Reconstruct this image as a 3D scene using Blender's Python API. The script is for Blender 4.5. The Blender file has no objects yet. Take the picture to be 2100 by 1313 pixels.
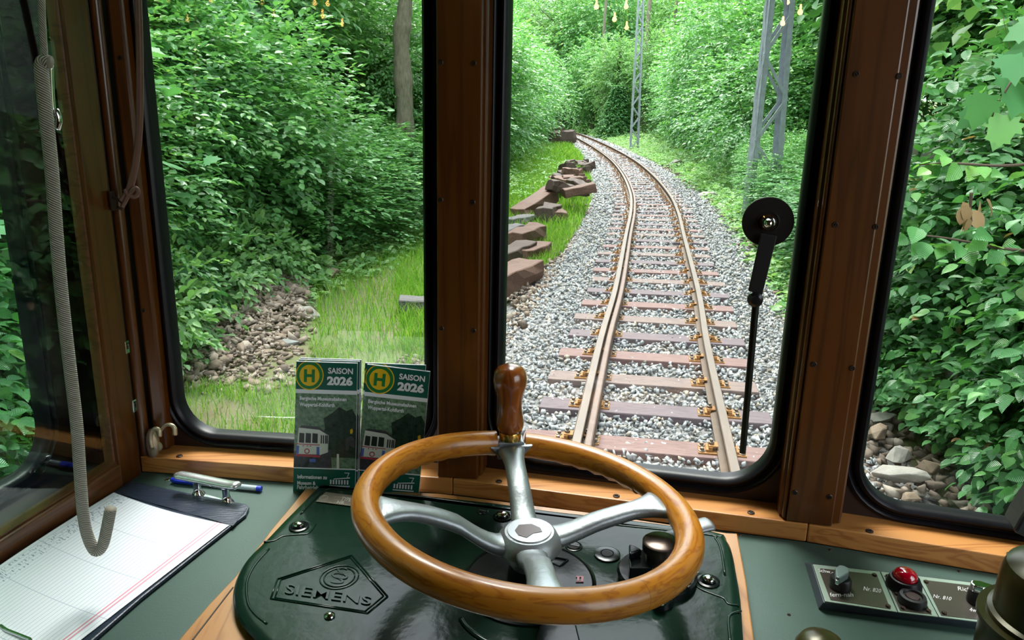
import bpy, bmesh, math, random
import numpy as np
from mathutils import Vector, Matrix, Euler

# ------------------------------------------------------------------ camera, sky, exposure
CZ = 2.2                                   # camera height over the rail heads
TH = math.radians(16.2); FPX = 1500.0
sc = bpy.context.scene
COL = sc.collection
cam_d = bpy.data.cameras.new('camera'); cam = bpy.data.objects.new('camera', cam_d); COL.objects.link(cam)
cam.location = (0, 0, CZ); cam.rotation_euler = (math.pi/2 - TH, 0, 0)
cam_d.sensor_width = 36.0; cam_d.lens = 36.0*FPX/2100.0; cam_d.clip_start = 0.02; cam_d.clip_end = 600
sc.camera = cam
sc.view_settings.view_transform = 'Standard'; sc.view_settings.look = 'None'
sc.view_settings.gamma = 1.0; sc.view_settings.use_curve_mapping = False
sc.view_settings.exposure = 1.47
wd = bpy.data.worlds.new('overcast_sky'); sc.world = wd; wd.use_nodes = True
wn = wd.node_tree.nodes; wl = wd.node_tree.links; wn.clear()
_o = wn.new('ShaderNodeOutputWorld'); _b = wn.new('ShaderNodeBackground'); _t = wn.new('ShaderNodeTexCoord')
_s = wn.new('ShaderNodeSeparateXYZ'); _r = wn.new('ShaderNodeValToRGB')
wl.new(_t.outputs['Generated'], _s.inputs[0]); wl.new(_s.outputs['Z'], _r.inputs[0])
_r.color_ramp.elements[0].position = 0.0; _r.color_ramp.elements[0].color = (0.55, 0.62, 0.66, 1)
_r.color_ramp.elements[1].position = 0.9; _r.color_ramp.elements[1].color = (1.0, 1.04, 1.12, 1)
wl.new(_r.outputs[0], _b.inputs[0]); _b.inputs[1].default_value = 2.0; wl.new(_b.outputs[0], _o.inputs[0])
sun_d = bpy.data.lights.new('veiled_sun', 'SUN'); sun_d.energy = 2.8; sun_d.angle = math.radians(28); sun_d.color = (1, .97, .9)
sun = bpy.data.objects.new('veiled_sun', sun_d); COL.objects.link(sun); sun.rotation_euler = (math.radians(-27), math.radians(-4), 0)

RNG = np.random.default_rng(7)
random.seed(7)

# ------------------------------------------------------------------ helpers
def ray(px, py):
    u = (px-1050)/FPX; v = -(py-656.5)/FPX
    return Vector((u, math.cos(TH)+v*math.sin(TH), -math.sin(TH)+v*math.cos(TH)))
CAM = Vector((0, 0, CZ))
def on_z(px, py, z):
    d = ray(px, py); return CAM + d*((z-CZ)/d.z)
def on_y(px, py, y):
    d = ray(px, py); return CAM + d*(y/d.y)
def on_plane(px, py, p0, n):
    d = ray(px, py); return CAM + d*((p0-CAM).dot(n)/d.dot(n))

class MB:
    def __init__(s): s.v = []; s.f = []; s.m = []; s.uv = []
    def add(s, vs, fs, m=0, uvs=None):
        o = len(s.v); s.v += [tuple(x) for x in vs]
        for k, f in enumerate(fs):
            s.f.append([i+o for i in f]); s.m.append(m); s.uv.append(uvs[k] if uvs else None)
        return s
    def box(s, c, ax, ay, az, m=0):
        c = Vector(c); ax, ay, az = Vector(ax), Vector(ay), Vector(az)
        vs = [c+ax*i+ay*j+az*k for i in (-1, 1) for j in (-1, 1) for k in (-1, 1)]
        return s.add(vs, [(0,1,3,2),(4,6,7,5),(0,4,5,1),(2,3,7,6),(0,2,6,4),(1,5,7,3)], m)
    def prism(s, pts, ext, m=0):
        pts = [Vector(p) for p in pts]; e = Vector(ext); n = len(pts)
        return s.add(pts+[p+e for p in pts], [tuple(range(n))[::-1], tuple(range(n, 2*n))]+[(i, (i+1)%n, (i+1)%n+n, i+n) for i in range(n)], m)
    def tube(s, path, rad, seg=12, m=0, flat=1.0, up=None):
        path = [Vector(p) for p in path]; n = len(path)
        if not hasattr(rad, '__len__'): rad = [rad]*n
        vs = []; nrm = None
        L = 0; uvr = []
        for i, p in enumerate(path):
            t = (path[min(i+1, n-1)]-path[max(i-1, 0)]).normalized()
            if nrm is None:
                nrm = Vector(up) if up else (Vector((0, 0, 1)) if abs(t.z) < .9 else Vector((0, 1, 0)))
            nrm = (nrm - t*nrm.dot(t)).normalized(); b = t.cross(nrm)
            if i: L += (p-path[i-1]).length
            for k in range(seg):
                a = 2*math.pi*k/seg
                vs.append(p + nrm*math.cos(a)*rad[i]*flat + b*math.sin(a)*rad[i])
            uvr.append(L)
        fs = []; uv = []
        for i in range(n-1):
            for k in range(seg):
                k2 = (k+1) % seg
                fs.append((i*seg+k, i*seg+k2, (i+1)*seg+k2, (i+1)*seg+k))
                uv.append(((uvr[i], k/seg), (uvr[i], (k+1)/seg), (uvr[i+1], (k+1)/seg), (uvr[i+1], k/seg)))
        fs.append(tuple(range(seg))[::-1]); uv.append(None)
        fs.append(tuple(range((n-1)*seg, n*seg))); uv.append(None)
        return s.add(vs, fs, m, uv)
    def lathe(s, o, ax, prof, seg=28, m=0, sx=1.0):
        o = Vector(o); ax = Vector(ax).normalized()
        a1 = Vector((1, 0, 0)) if abs(ax.x) < .9 else Vector((0, 1, 0))
        a1 = (a1-ax*a1.dot(ax)).normalized(); a2 = ax.cross(a1)
        vs = []
        for r, h in prof:
            for k in range(seg):
                a = 2*math.pi*k/seg; vs.append(o+ax*h+a1*(math.cos(a)*r*sx)+a2*(math.sin(a)*r))
        fs = [(i*seg+k, i*seg+(k+1)%seg, (i+1)*seg+(k+1)%seg, (i+1)*seg+k) for i in range(len(prof)-1) for k in range(seg)]
        fs += [tuple(range(seg))[::-1], tuple(range((len(prof)-1)*seg, len(prof)*seg))]
        return s.add(vs, fs, m)
    def rings(s, rings, m=0, closed=True, cap=False):
        n = len(rings[0]); vs = [p for r in rings for p in r]; fs = []
        for i in range(len(rings)-1):
            for k in range(n if closed else n-1):
                fs.append((i*n+k, i*n+(k+1)%n, (i+1)*n+(k+1)%n, (i+1)*n+k))
        if cap: fs += [tuple(range(n))[::-1], tuple(range((len(rings)-1)*n, len(rings)*n))]
        return s.add(vs, fs, m)
    def build(s, name, mats, parent=None, smooth=False, bevel=0, label=None, auto=None, seg=2, recalc=True):
        if not isinstance(mats, (list, tuple)): mats = [mats]
        V = np.array([tuple(v) for v in s.v], dtype=float)
        if parent is not None:
            loc = np.array(world_loc(parent)); org = np.zeros(3)
        else:
            loc = np.zeros(3); lo, hi = V.min(0), V.max(0); org = np.array([(lo[0]+hi[0])/2, (lo[1]+hi[1])/2, lo[2]])
        me = bpy.data.meshes.new(name)
        me.from_pydata((V-loc-org).tolist(), [], s.f)
        for mt in mats: me.materials.append(mt)
        me.polygons.foreach_set('material_index', s.m)
        if any(u for u in s.uv):
            ul = me.uv_layers.new(name='UVMap'); arr = np.zeros((len(me.loops), 2)); k = 0
            for f, u in zip(s.f, s.uv):
                if u: arr[k:k+len(f)] = u
                k += len(f)
            ul.data.foreach_set('uv', arr.ravel())
        if recalc and len(s.f) < 60000:
            bm = bmesh.new(); bm.from_mesh(me); bmesh.ops.recalc_face_normals(bm, faces=bm.faces); bm.to_mesh(me); bm.free()
        if smooth:
            me.polygons.foreach_set('use_smooth', [True]*len(me.polygons))
            if auto is not None:
                try: me.set_sharp_from_angle(angle=math.radians(auto))
                except Exception: pass
        me.update()
        o = bpy.data.objects.new(name, me); COL.objects.link(o); o.location = Vector(org) 
        if parent is not None: o.parent = parent
        if bevel:
            b = o.modifiers.new('bevel', 'BEVEL'); b.width = bevel; b.segments = seg; b.limit_method = 'ANGLE'; b.angle_limit = math.radians(35)
        if label: o['label'] = label
        return o
def world_loc(o):
    l = Vector((0, 0, 0))
    while o is not None: l += o.location; o = o.parent
    return l
def tag(o, label, cat, group=None, kind=None):
    o['label'] = label; o['category'] = cat
    if group: o['group'] = group
    if kind: o['kind'] = kind
    return o
def thing(name, loc, label, cat, group=None):
    o = bpy.data.objects.new(name, None); COL.objects.link(o); o.location = loc
    o.empty_display_size = .05
    return tag(o, label, cat, group)
def struct(o):
    o['kind'] = 'structure'; return o
def copy_tree(o, parent=None):
    c = o.copy(); COL.objects.link(c)
    if parent is not None: c.parent = parent
    for ch in list(o.children): copy_tree(ch, c)
    return c
def cr(pts, n=6, closed=False):
    P = [Vector(p) for p in pts]; out = []; N = len(P)
    for i in range(N if closed else N-1):
        p0 = P[i-1] if (closed or i > 0) else P[0]*2-P[1]
        p1 = P[i]; p2 = P[(i+1) % N]; p3 = P[(i+2) % N] if (closed or i+2 < N) else P[-1]*2-P[-2]
        for k in range(n):
            t = k/n
            out.append(0.5*((2*p1)+(p2-p0)*t+(2*p0-5*p1+4*p2-p3)*t*t+(3*p1-p0-3*p2+p3)*t**3))
    if not closed: out.append(P[-1].copy())
    return out
_txt = {}
def text_mesh(body, bold=0.0, depth=0.0):
    key = (body, bold, depth)
    if key in _txt: return _txt[key]
    c = bpy.data.curves.new('txt', 'FONT'); c.body = body; c.offset = bold; c.extrude = depth; c.resolution_u = 3
    o = bpy.data.objects.new('txt', c); COL.objects.link(o); bpy.context.view_layer.update()
    me = bpy.data.meshes.new_from_object(o.evaluated_get(bpy.context.evaluated_depsgraph_get()))
    V = np.array([v.co[:] for v in me.vertices]); F = [tuple(p.vertices) for p in me.polygons]
    bpy.data.objects.remove(o); bpy.data.curves.remove(c); bpy.data.meshes.remove(me)
    lo, hi = V.min(0), V.max(0); V[:, 0] = (V[:, 0]-lo[0])/(hi[0]-lo[0]); V[:, 1] = (V[:, 1]-lo[1])/(hi[1]-lo[1])
    _txt[key] = (V, F); return V, F
def quad_text(mb, body, bl, br, tr, tl, n, m=0, bold=0.02, depth=0.0, lift=0.0, arc=0.0):
    """lettering mapped onto the world-space quad"""
    V, F = text_mesh(body, bold, 0.0)
    bl, br, tr, tl = map(Vector, (bl, br, tr, tl)); n = Vector(n).normalized(); vs = []
    for x, y, z in V:
        p = bl.lerp(br, x).lerp(tl.lerp(tr, x), y) + n*lift + (tl-bl)*arc*(x*(1-x)*4)
        vs.append(p)
    if depth:
        N = len(vs); edges = {}
        for f in F:
            for a, b in zip(f, f[1:]+f[:1]): edges[(a, b)] = edges.get((a, b), 0)+1
        side = [(a, b, b+N, a+N) for (a, b) in edges if (b, a) not in edges]
        mb.add(vs+[p+n*depth for p in vs], [tuple(i+N for i in f) for f in F]+side, m)
    else: mb.add(vs, F, m)

# ------------------------------------------------------------------ materials
def mat(name, col=(.5, .5, .5), rough=.5, metal=0, spec=.5, coat=0, bump=0, bscale=50, var=0, vscale=10, vcol=None, stretch=(1, 1, 1), emit=None, es=0, coord='Object', bdist=.002):
    m = bpy.data.materials.new(name); m.use_nodes = True; nt = m.node_tree; b = nt.nodes['Principled BSDF']
    b.inputs['Base Color'].default_value = (*col, 1); b.inputs['Roughness'].default_value = rough
    b.inputs['Metallic'].default_value = metal; b.inputs['Specular IOR Level'].default_value = spec
    b.inputs['Coat Weight'].default_value = coat; b.inputs['Coat Roughness'].default_value = .12
    if emit: b.inputs['Emission Color'].default_value = (*emit, 1); b.inputs['Emission Strength'].default_value = es
    if var or bump:
        tc = nt.nodes.new('ShaderNodeTexCoord'); mp = nt.nodes.new('ShaderNodeMapping'); mp.inputs['Scale'].default_value = stretch
        nt.links.new(tc.outputs[coord], mp.inputs[0])
    if var:
        nz = nt.nodes.new('ShaderNodeTexNoise'); nz.inputs['Scale'].default_value = vscale; nz.inputs['Detail'].default_value = 5; nz.inputs['Roughness'].default_value = .6
        nt.links.new(mp.outputs[0], nz.inputs['Vector'])
        rp = nt.nodes.new('ShaderNodeValToRGB'); rp.color_ramp.elements[0].position = .5-.25; rp.color_ramp.elements[1].position = .5+.25
        c2 = vcol if vcol else tuple(c*(1-var) for c in col)
        rp.color_ramp.elements[0].color = (*c2, 1); rp.color_ramp.elements[1].color = (*col, 1)
        nt.links.new(nz.outputs['Fac'], rp.inputs[0]); nt.links.new(rp.outputs[0], b.inputs['Base Color'])
    if bump:
        nb = nt.nodes.new('ShaderNodeTexNoise'); nb.inputs['Scale'].default_value = bscale; nb.inputs['Detail'].default_value = 4
        nt.links.new(mp.outputs[0], nb.inputs['Vector'])
        bp = nt.nodes.new('ShaderNodeBump'); bp.inputs['Strength'].default_value = bump; bp.inputs['Distance'].default_value = bdist
        nt.links.new(nb.outputs['Fac'], bp.inputs['Height']); nt.links.new(bp.outputs[0], b.inputs['Normal'])
    return m
def wood_mat(name, c1, c2, stretch, rough=.32, coat=.35, scale=9, coord='Object', detail=3, dist=1.2):
    m = mat(name, c1, rough, coat=coat); nt = m.node_tree; b = nt.nodes['Principled BSDF']
    tc = nt.nodes.new('ShaderNodeTexCoord'); mp = nt.nodes.new('ShaderNodeMapping'); mp.inputs['Scale'].default_value = stretch
    nt.links.new(tc.outputs[coord], mp.inputs[0])
    nz = nt.nodes.new('ShaderNodeTexNoise'); nz.inputs['Scale'].default_value = scale; nz.inputs['Detail'].default_value = detail; nz.inputs['Distortion'].default_value = .6
    nt.links.new(mp.outputs[0], nz.inputs['Vector'])
    mul = nt.nodes.new('ShaderNodeMath'); mul.operation = 'MULTIPLY'; mul.inputs[1].default_value = 9; nt.links.new(nz.outputs['Fac'], mul.inputs[0])
    fr = nt.nodes.new('ShaderNodeMath'); fr.operation = 'PINGPONG'; fr.inputs[1].default_value = 1; nt.links.new(mul.outputs[0], fr.inputs[0])
    rp = nt.nodes.new('ShaderNodeValToRGB'); rp.color_ramp.elements[0].color = (*c2, 1); rp.color_ramp.elements[1].color = (*c1, 1)
    rp.color_ramp.elements[0].position = .0; rp.color_ramp.elements[1].position = .55
    nt.links.new(fr.outputs[0], rp.inputs[0]); nt.links.new(rp.outputs[0], b.inputs['Base Color'])
    return m
WX = wood_mat('varnished_pine_sill', (.50, .215, .055), (.34, .12, .025), (.9, 9, 14), scale=3.0, rough=.42, coat=.15)
WZ = wood_mat('varnished_pine_post_shaded', (.105, .031, .0035), (.066, .019, .0025), (12, 12, .7), scale=2.4)  # same pine as the sill, darkened: backlit shade is in the colour
WD = wood_mat('dark_varnished_wood', (.15, .055, .018), (.09, .03, .010), (6, 1, 14), scale=2.5)
WDK = mat('brown_stained_panel', (.022, .009, .005), .5)
WP = wood_mat('plinth_pine', (.38, .17, .045), (.26, .10, .022), (9, 1.4, 9), scale=2.2)
RIMW = wood_mat('wheel_rim_wood', (.44, .165, .014), (.30, .090, .007), (2.2, 3.0, 1), scale=1.6, rough=.32, coat=.3, coord='UV')
KNOBW = wood_mat('turned_knob_wood', (.26, .070, .009), (.15, .032, .005), (20, 20, 6), scale=1.3, rough=.25, coat=.7)
RUB = mat('black_rubber', (.006, .006, .009), .36, spec=.28)
BLK = mat('black_paint', (.012, .012, .013), .45)
SCR = mat('dark_screw', (.07, .045, .035), .4, metal=.7)
GREEN = mat('green_linoleum', (.052, .098, .080), .48, spec=.30, var=.12, vscale=14, bump=.08, bscale=400)
LAC = mat('dark_green_lacquer', (.005, .020, .012), .16, spec=.24, coat=.04, bump=.22, bscale=36, var=.3, vscale=10, bdist=.003)
LACB = mat('black_green_lacquer', (.005, .008, .008), .2, spec=.28, coat=.04, bump=.2, bscale=50)
ALU = mat('dull_aluminium', (.34, .37, .39), .40, metal=.7, bump=.22, bscale=160, var=.14, vscale=30)
ALUG = mat('grey_green_paint', (.20, .27, .26), .4, metal=.3)
CHR = mat('chrome', (.80, .82, .84), .08, metal=1)
BRASS = mat('brass', (.58, .38, .10), .22, metal=1)
OLIVE = mat('olive_bronze_paint', (.050, .045, .011), .30, metal=.3, var=.45, vscale=16)
BRNP = mat('brown_anodised_plate', (.13, .11, .095), .32, metal=.7)
LGP = mat('pale_green_plate', (.36, .46, .38), .38, metal=.3)
WHITE = mat('white_print', (.82, .82, .82), .5)
REDL = mat('red_lamp_lens', (.42, .0, .015), .08, spec=.8, coat=.8)
PINK = mat('red_enamel', (.42, .10, .12), .4)
PAPER = None
def glass_mat(name, tint=(.97, .99, .98), refl=1.0):
    m = bpy.data.materials.new(name); m.use_nodes = True; nt = m.node_tree; nt.nodes.clear()
    o = nt.nodes.new('ShaderNodeOutputMaterial'); mx = nt.nodes.new('ShaderNodeMixShader'); tr = nt.nodes.new('ShaderNodeBsdfTransparent')
    gl = nt.nodes.new('ShaderNodeBsdfGlossy'); lw = nt.nodes.new('ShaderNodeLayerWeight'); lw.inputs[0].default_value = .5
    pw = nt.nodes.new('ShaderNodeMath'); pw.operation = 'POWER'; pw.inputs[1].default_value = 5; nt.links.new(lw.outputs['Facing'], pw.inputs[0])
    fr = nt.nodes.new('ShaderNodeMath'); fr.operation = 'MULTIPLY_ADD'; fr.inputs[1].default_value = .96; fr.inputs[2].default_value = .04; nt.links.new(pw.outputs[0], fr.inputs[0])
    tr.inputs[0].default_value = (*tint, 1); gl.inputs['Roughness'].default_value = 0.0
    nt.links.new(fr.outputs[0], mx.inputs[0]); nt.links.new(tr.outputs[0], mx.inputs[1]); nt.links.new(gl.outputs[0], mx.inputs[2])
    nt.links.new(mx.outputs[0], o.inputs[0]); return m
GLASS = glass_mat('window_glass'); GLASST = glass_mat('side_window_glass', (.90, .97, .94))

# ------------------------------------------------------------------ driver's cab frame
UPV = Vector((.023, .027, 1)).normalized()
DZ = CZ-.57                                   # desk level
base = [on_z(290, 968, DZ), on_z(928, 1015, DZ), on_z(1653, 1112, DZ), None]
_c = on_z(2041, 1178, DZ); base[3] = base[2] + (_c-base[2]).normalized()*.62
def offs(d, ext=0.0):
    """the front base line moved outwards by d, mitred"""
    H = [(base[i+1]-base[i]).normalized() for i in range(3)]; N = [UPV.cross(h).normalized() for h in H]
    out = [base[0]+N[0]*d-H[0]*ext]
    for i in (1, 2):
        b = (N[i-1]+N[i]).normalized(); out.append(base[i]+b*(d/b.dot(N[i])))
    out.append(base[3]+N[2]*d+H[2]*ext); return out
class Facet:
    def __init__(s, p, h, out=None):
        s.o = Vector(p); s.h = Vector(h).normalized(); s.n = UPV.cross(s.h).normalized()
        if out is not None and s.n.dot(out) < 0: s.n = -s.n
    def pt(s, a, d, t): return s.o+s.h*a+s.n*d+UPV*t
    def px(s, x, y, d):
        q = on_plane(x, y, s.o+s.n*d, s.n)-s.o; t = q.dot(UPV); return (q-UPV*t).dot(s.h), t
    def p(s, x, y, d): return on_plane(x, y, s.o+s.n*d, s.n)
F = [Facet(base[i], base[i+1]-base[i], Vector((0, 1, 0))) for i in range(3)]
gdir = (base[0]-on_z(0, 1165, DZ)).normalized()
S = Facet(base[0], -gdir, Vector((-1, 0, 0)))
WTOP = .57+.58

def rrect(s0, s1, t0, t1, r, o=0.0, n=10):
    s0 -= o; s1 += o; t0 -= o; t1 += o; r += o; out = []
    for cx, cy, a0 in ((s1-r, t0+r, -90), (s1-r, t1-r, 0), (s0+r, t1-r, 90), (s0+r, t0+r, 180)):
        for k in range(n+1):
            a = math.radians(a0+90*k/n); out.append((cx+r*math.cos(a), cy+r*math.sin(a)))
    return out
def wall_with_hole(mb, fc, outer, hole, d0, d1, endfix=None, m=0):
    """outer (s0,s1,t0,t1); hole = outline points"""
    s0, s1, t0, t1 = outer
    cx = sum(p[0] for p in hole)/len(hole); cy = sum(p[1] for p in hole)/len(hole); op = []
    for a, b in hole:
        dx, dy = a-cx, b-cy; k = 1e9
        if dx > 1e-9: k = min(k, (s1-cx)/dx)
        if dx < -1e-9: k = min(k, (s0-cx)/dx)
        if dy > 1e-9: k = min(k, (t1-cy)/dy)
        if dy < -1e-9: k = min(k, (t0-cy)/dy)
        op.append((cx+dx*k, cy+dy*k))
    # push the corner samples into the true corners
    for c in ((s0, t0), (s0, t1), (s1, t0), (s1, t1)):
        i = min(range(len(op)), key=lambda j: (op[j][0]-c[0])**2+(op[j][1]-c[1])**2); op[i] = c
    R = [[fc.pt(a, d0, b) for a, b in hole], [fc.pt(a, d0, b) for a, b in op], [fc.pt(a, d1, b) for a, b in op], [fc.pt(a, d1, b) for a, b in hole], [fc.pt(a, d0, b) for a, b in hole]]
    mb.rings(R, m)
def gasket(mb, fc, rr, prof):
    mb.rings([[fc.pt(a, d, b) for a, b in rrect(*rr, o=o)] for o, d in prof])
GPROF = [(-.001, .066), (-.001, .052), (.001, .045), (.005, .0415), (.0095, .043), (.0125, .050), (.0135, .054), (.0150, .048), (.019, .0445), (.0235, .047), (.0255, .058), (.0255, .064)]

# window openings (facet coordinates of the visible glass edge)
rr = []
a = F[0]; s0, _ = a.px(350, 650, .05); _, t0 = a.px(600, 904, .05); s1, _ = a.px(868.5, 400, .05); rr.append((s0, s1, t0, WTOP, .062))
a = F[1]; s0, _ = a.px(1037, 400, .05); _, t0 = a.px(1500, 991, .05); s1, _ = a.px(1645, 400, .05); rr.append((s0, s1, t0, WTOP, .066))
a = F[2]; s0, _ = a.px(1856, 400, .05); _, t0 = a.px(1883, 1046, .05); rr.append((s0, s0+.40, t0, WTOP, .060))
LEN = [(base[i+1]-base[i]).length for i in range(3)]
names = ['wall_front_left', 'wall_front_centre', 'wall_front_right']
for i in range(3):
    mb = MB()
    ex0 = -.14 if i == 0 else 0.0; ex1 = .03 if i == 2 else 0.0
    wall_with_hole(mb, F[i], (ex0, LEN[i]+ex1, -1.2, 1.45), rrect(*rr[i], o=.014), .050, .082)
    struct(mb.build(names[i], WDK))
    w = bpy.data.objects.new('window_%d' % (i+1), None); COL.objects.link(w); w.location = F[i].pt(LEN[i]/2, .06, rr[i][2]); struct(w)
    g = MB(); gasket(g, F[i], rr[i], GPROF); g.build('rubber_gasket', RUB, w, smooth=True, auto=50)
    g = MB(); g.prism([F[i].pt(p, .060, q) for p, q in rrect(*rr[i], o=.004)], F[i].n*.0004); g.build('glass_pane', GLASS, w)

# corner fillers between the facets (behind the pillars)
o1, o2 = offs(.050), offs(.082)
mb = MB()
for i in (1, 2):
    q = [F[i-1].pt(LEN[i-1], .05, -1.2), F[i-1].pt(LEN[i-1], .082, -1.2), F[i].pt(0, .082, -1.2), F[i].pt(0, .05, -1.2)]
    mb.prism(q, UPV*2.65)
struct(mb.build('wall_front', WDK))

def screw_at(mb, p, n, r=.0042, m=0):
    n = Vector(n).normalized(); a = n.orthogonal().normalized(); a.rotate(Matrix.Rotation(random.uniform(0, 3), 3, n)); b = n.cross(a)
    mb.lathe(p-n*.001, n, [(r, 0), (r, .0012), (r*.8, .0018), (r*.62, .0018), (r*.55, .0008), (0.0001, .0008)], 14, m)
    mb.box(p+n*.0006, a*r*.55, b*.0005, n*.0006, 1)

# sill pieces
SH = .027
b0, b1 = offs(0), offs(.052, .0)
sills = []
for i in range(3):
    mb = MB(); e = .0004
    q = [b0[i]+F[i].h*e, b0[i+1]-F[i].h*e, b1[i+1]-F[i].h*e, b1[i]+F[i].h*e]
    mb.prism(q, UPV*SH)
    o = mb.build('trim_%d' % (i+1), WX, bevel=.0018); struct(o); sills.append(o)
for i, (x, y) in [(0, (368, 936)), (1, (1023, 988)), (1, (1264, 1018)), (1, (1540, 1052)), (2, (1783, 1090)), (2, (2073, 1138))]:
    m_ = MB(); screw_at(m_, on_z(x, y, DZ+SH) + UPV*.0008, UPV, .0050)
    m_.build('screw', [SCR, BLK], sills[i])

# centre and right pillars
def pillar(name, xl, yl, xr, yr, thick, strips, screws):
    PL = on_z(xl, yl, DZ+SH+.001); PR = on_z(xr, yr, DZ+SH+.001); fc = Facet(PL, PR-PL, Vector((0, 1, 0))); L = (PR-PL).length
    mb = MB(); mb.prism([fc.pt(0, 0, 0), fc.pt(L, 0, 0), fc.pt(L, thick, 0), fc.pt(0, thick, 0)], UPV*1.35)
    o = mb.build(name, WZ, bevel=.002); struct(o)
    for a, b, d0, d1 in strips:
        mb = MB(); mb.prism([fc.pt(a, d0, .001), fc.pt(b, d0, .001), fc.pt(b, d1, .001), fc.pt(a, d1, .001)], UPV*1.34)
        mb.build('edge_moulding', WZ, o, bevel=.003)
    for x, y in screws:
        m_ = MB(); screw_at(m_, fc.p(x, y, 0) - fc.n*.0008, -fc.n, .0036); m_.build('screw', [SCR, BLK], o)
    return fc, L
fcP, LP = pillar('trim_4', 897, 978, 979, 984.5, .047, [(.0, .068, .010, .050)], [(904, 128), (972, 130), (904, 410), (970, 415), (906, 674), (972, 678)])
fcR, LR = pillar('trim_5', 1613, 1069, 1706, 1081, .044, [(-.010, .0, .012, .048), (-.006, 0, .004, .012), (.0, .070, .008, .046)], [(1756, 152), (1844, 156), (1713, 461), (1796, 465), (1669, 747), (1748, 755), (1630, 1010), (1701, 1019)])

# corner mouldings at the left
mb = MB()
s_g, _ = F[0].px(322, 700, .03)
mb.prism([F[0].pt(.012, .022, SH), F[0].pt(s_g, .030, SH), F[0].pt(s_g, .052, SH), F[0].pt(.012, .052, SH)], UPV*1.33)
o = mb.build('trim_6', WZ, bevel=.004); struct(o)
for x, y in ((248, 119), (296, 636), (317, 865)):
    m_ = MB(); screw_at(m_, F[0].p(x, y, .026)-F[0].n*.002, -F[0].n, .0034); m_.build('screw', [SCR, BLK], o)
mb = MB(); mb.tube([F[0].pt(.004, .010, 0.001), F[0].pt(.004, .010, 1.35)], .0085, 14, 0)
struct(mb.build('trim_7', WZ, smooth=True, auto=50))
mb = MB(); mb.prism([F[0].pt(-.10, .030, 0), F[0].pt(.014, .030, 0), F[0].pt(.014, .049, 0), F[0].pt(-.10, .049, 0)], UPV*1.4)
struct(mb.build('trim_8', WDK))

# left side: wooden sash with glass, and the outer rubber-framed window behind it
sG, tG = S.px(240, 950, 0)
mb = MB(); mb.prism([S.pt(.004, -.004, -.02), S.pt(sG, -.004, -.02), S.pt(sG, .024, -.02), S.pt(.004, .024, -.02)], UPV*1.4)
post = mb.build('door_frame_post', WZ, bevel=.002)
sash = bpy.data.objects.new('window_4', None); COL.objects.link(sash); sash.location = S.pt(.4, 0, 0); struct(sash)
bpy.data.objects.remove(post)
mb.build('sash_stile', WZ, sash, bevel=.002)
for x, y in ((260, 712), (276, 832)):
    q = S.p(x, y, -.004)
    m_ = MB(); m_.box(q, S.h*.0042, UPV*.010, S.n*.0014, 0); m_.box(q-S.n*.0014, S.h*.0020, UPV*.0035, S.n*.0006, 1)
    m_.box(q-S.n*.002+UPV*.0055, S.h*.0022, UPV*.0010, S.n*.001, 1)
    m_.build('striker_plate', [CHR, BLK], sash, bevel=.0006)
mb = MB(); mb.prism([S.pt(sG-.001, -.006, -.0), S.pt(1.1, -.006, -.0), S.pt(1.1, .026, -.0), S.pt(sG-.001, .026, -.0)], UPV*tG)
mb.build('sash_rail', WD, sash, bevel=.003)
mb = MB()
mb.prism([S.pt(sG, .003, tG), S.pt(sG+.0025, .004, tG), S.pt(sG+.0025, .020, tG), S.pt(sG, .020, tG)], UPV*.9)
mb.prism([S.pt(sG, .000, tG), S.pt(1.1, .000, tG), S.pt(1.1, .020, tG), S.pt(sG, .020, tG)], UPV*.003)
mb.build('glazing_bead', WD, sash)
mb = MB(); mb.prism([S.pt(sG, .007, tG), S.pt(1.1, .007, tG), S.pt(1.1, .007, 1.3), S.pt(sG, .007, 1.3)], S.n*.0004)
mb.build('glass_pane', GLASST, sash)
sO, _ = S.px(65, 700, .10); _, tO = S.px(0, 993, .10)
rrS = (sO, sO+.85, tO, 1.0, .06)
mb = MB(); wall_with_hole(mb, S, (-.12, 1.12, -1.2, 1.5), rrect(*rrS, o=.014), .100, .125)
struct(mb.build('wall_left', WDK))
w = bpy.data.objects.new('window_5', None); COL.objects.link(w); w.location = S.pt(.5, .1, tO); struct(w)
g = MB(); gasket(g, S, rrS, [(o, d+.050) for o, d in GPROF]); g.build('rubber_gasket', RUB, w, smooth=True, auto=50)
g = MB(); g.prism([S.pt(p, .112, q) for p, q in rrect(*rrS, o=.004)], S.n*.0004); g.build('glass_pane', GLASST, w)
mb = MB()
mb.prism([S.pt(-.01, .022, -.02), S.pt(1.1, .022, -.02), S.pt(1.1, .101, -.02), S.pt(-.01, .101, -.02)], UPV*.04)
struct(mb.build('trim_9', WDK))

# the rest of the cab and saloon shell (dark, behind and around the camera)
FL = CZ-1.42; CEIL = CZ+.80
g2 = Vector((gdir.x, gdir.y, 0)).normalized(); r2 = Vector((g2.y, -g2.x, 0))
PANEL = mat('varnished_saloon_panel', (.12, .05, .018), .45)
CREAM = mat('brown_ceiling', (.12, .08, .05), .6)
orgn = Vector((base[0].x, base[0].y, 0))
def shell(nm, pts, ext, m):
    b_ = MB(); b_.prism(pts, ext); struct(b_.build(nm, m))
def Q(r, g, z): return orgn+r2*r+g2*g+Vector((0, 0, z))
shell('floor', [Q(-.15, .16, FL-.05), Q(2.1, .16, FL-.05), Q(2.1, -4.2, FL-.05), Q(-.15, -4.2, FL-.05)], (0, 0, .05), PANEL)
shell('ceiling', [Q(-.2, .2, CEIL), Q(2.2, .2, CEIL), Q(2.2, -4.2, CEIL), Q(-.2, -4.2, CEIL)], (0, 0, .05), CREAM)
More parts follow.
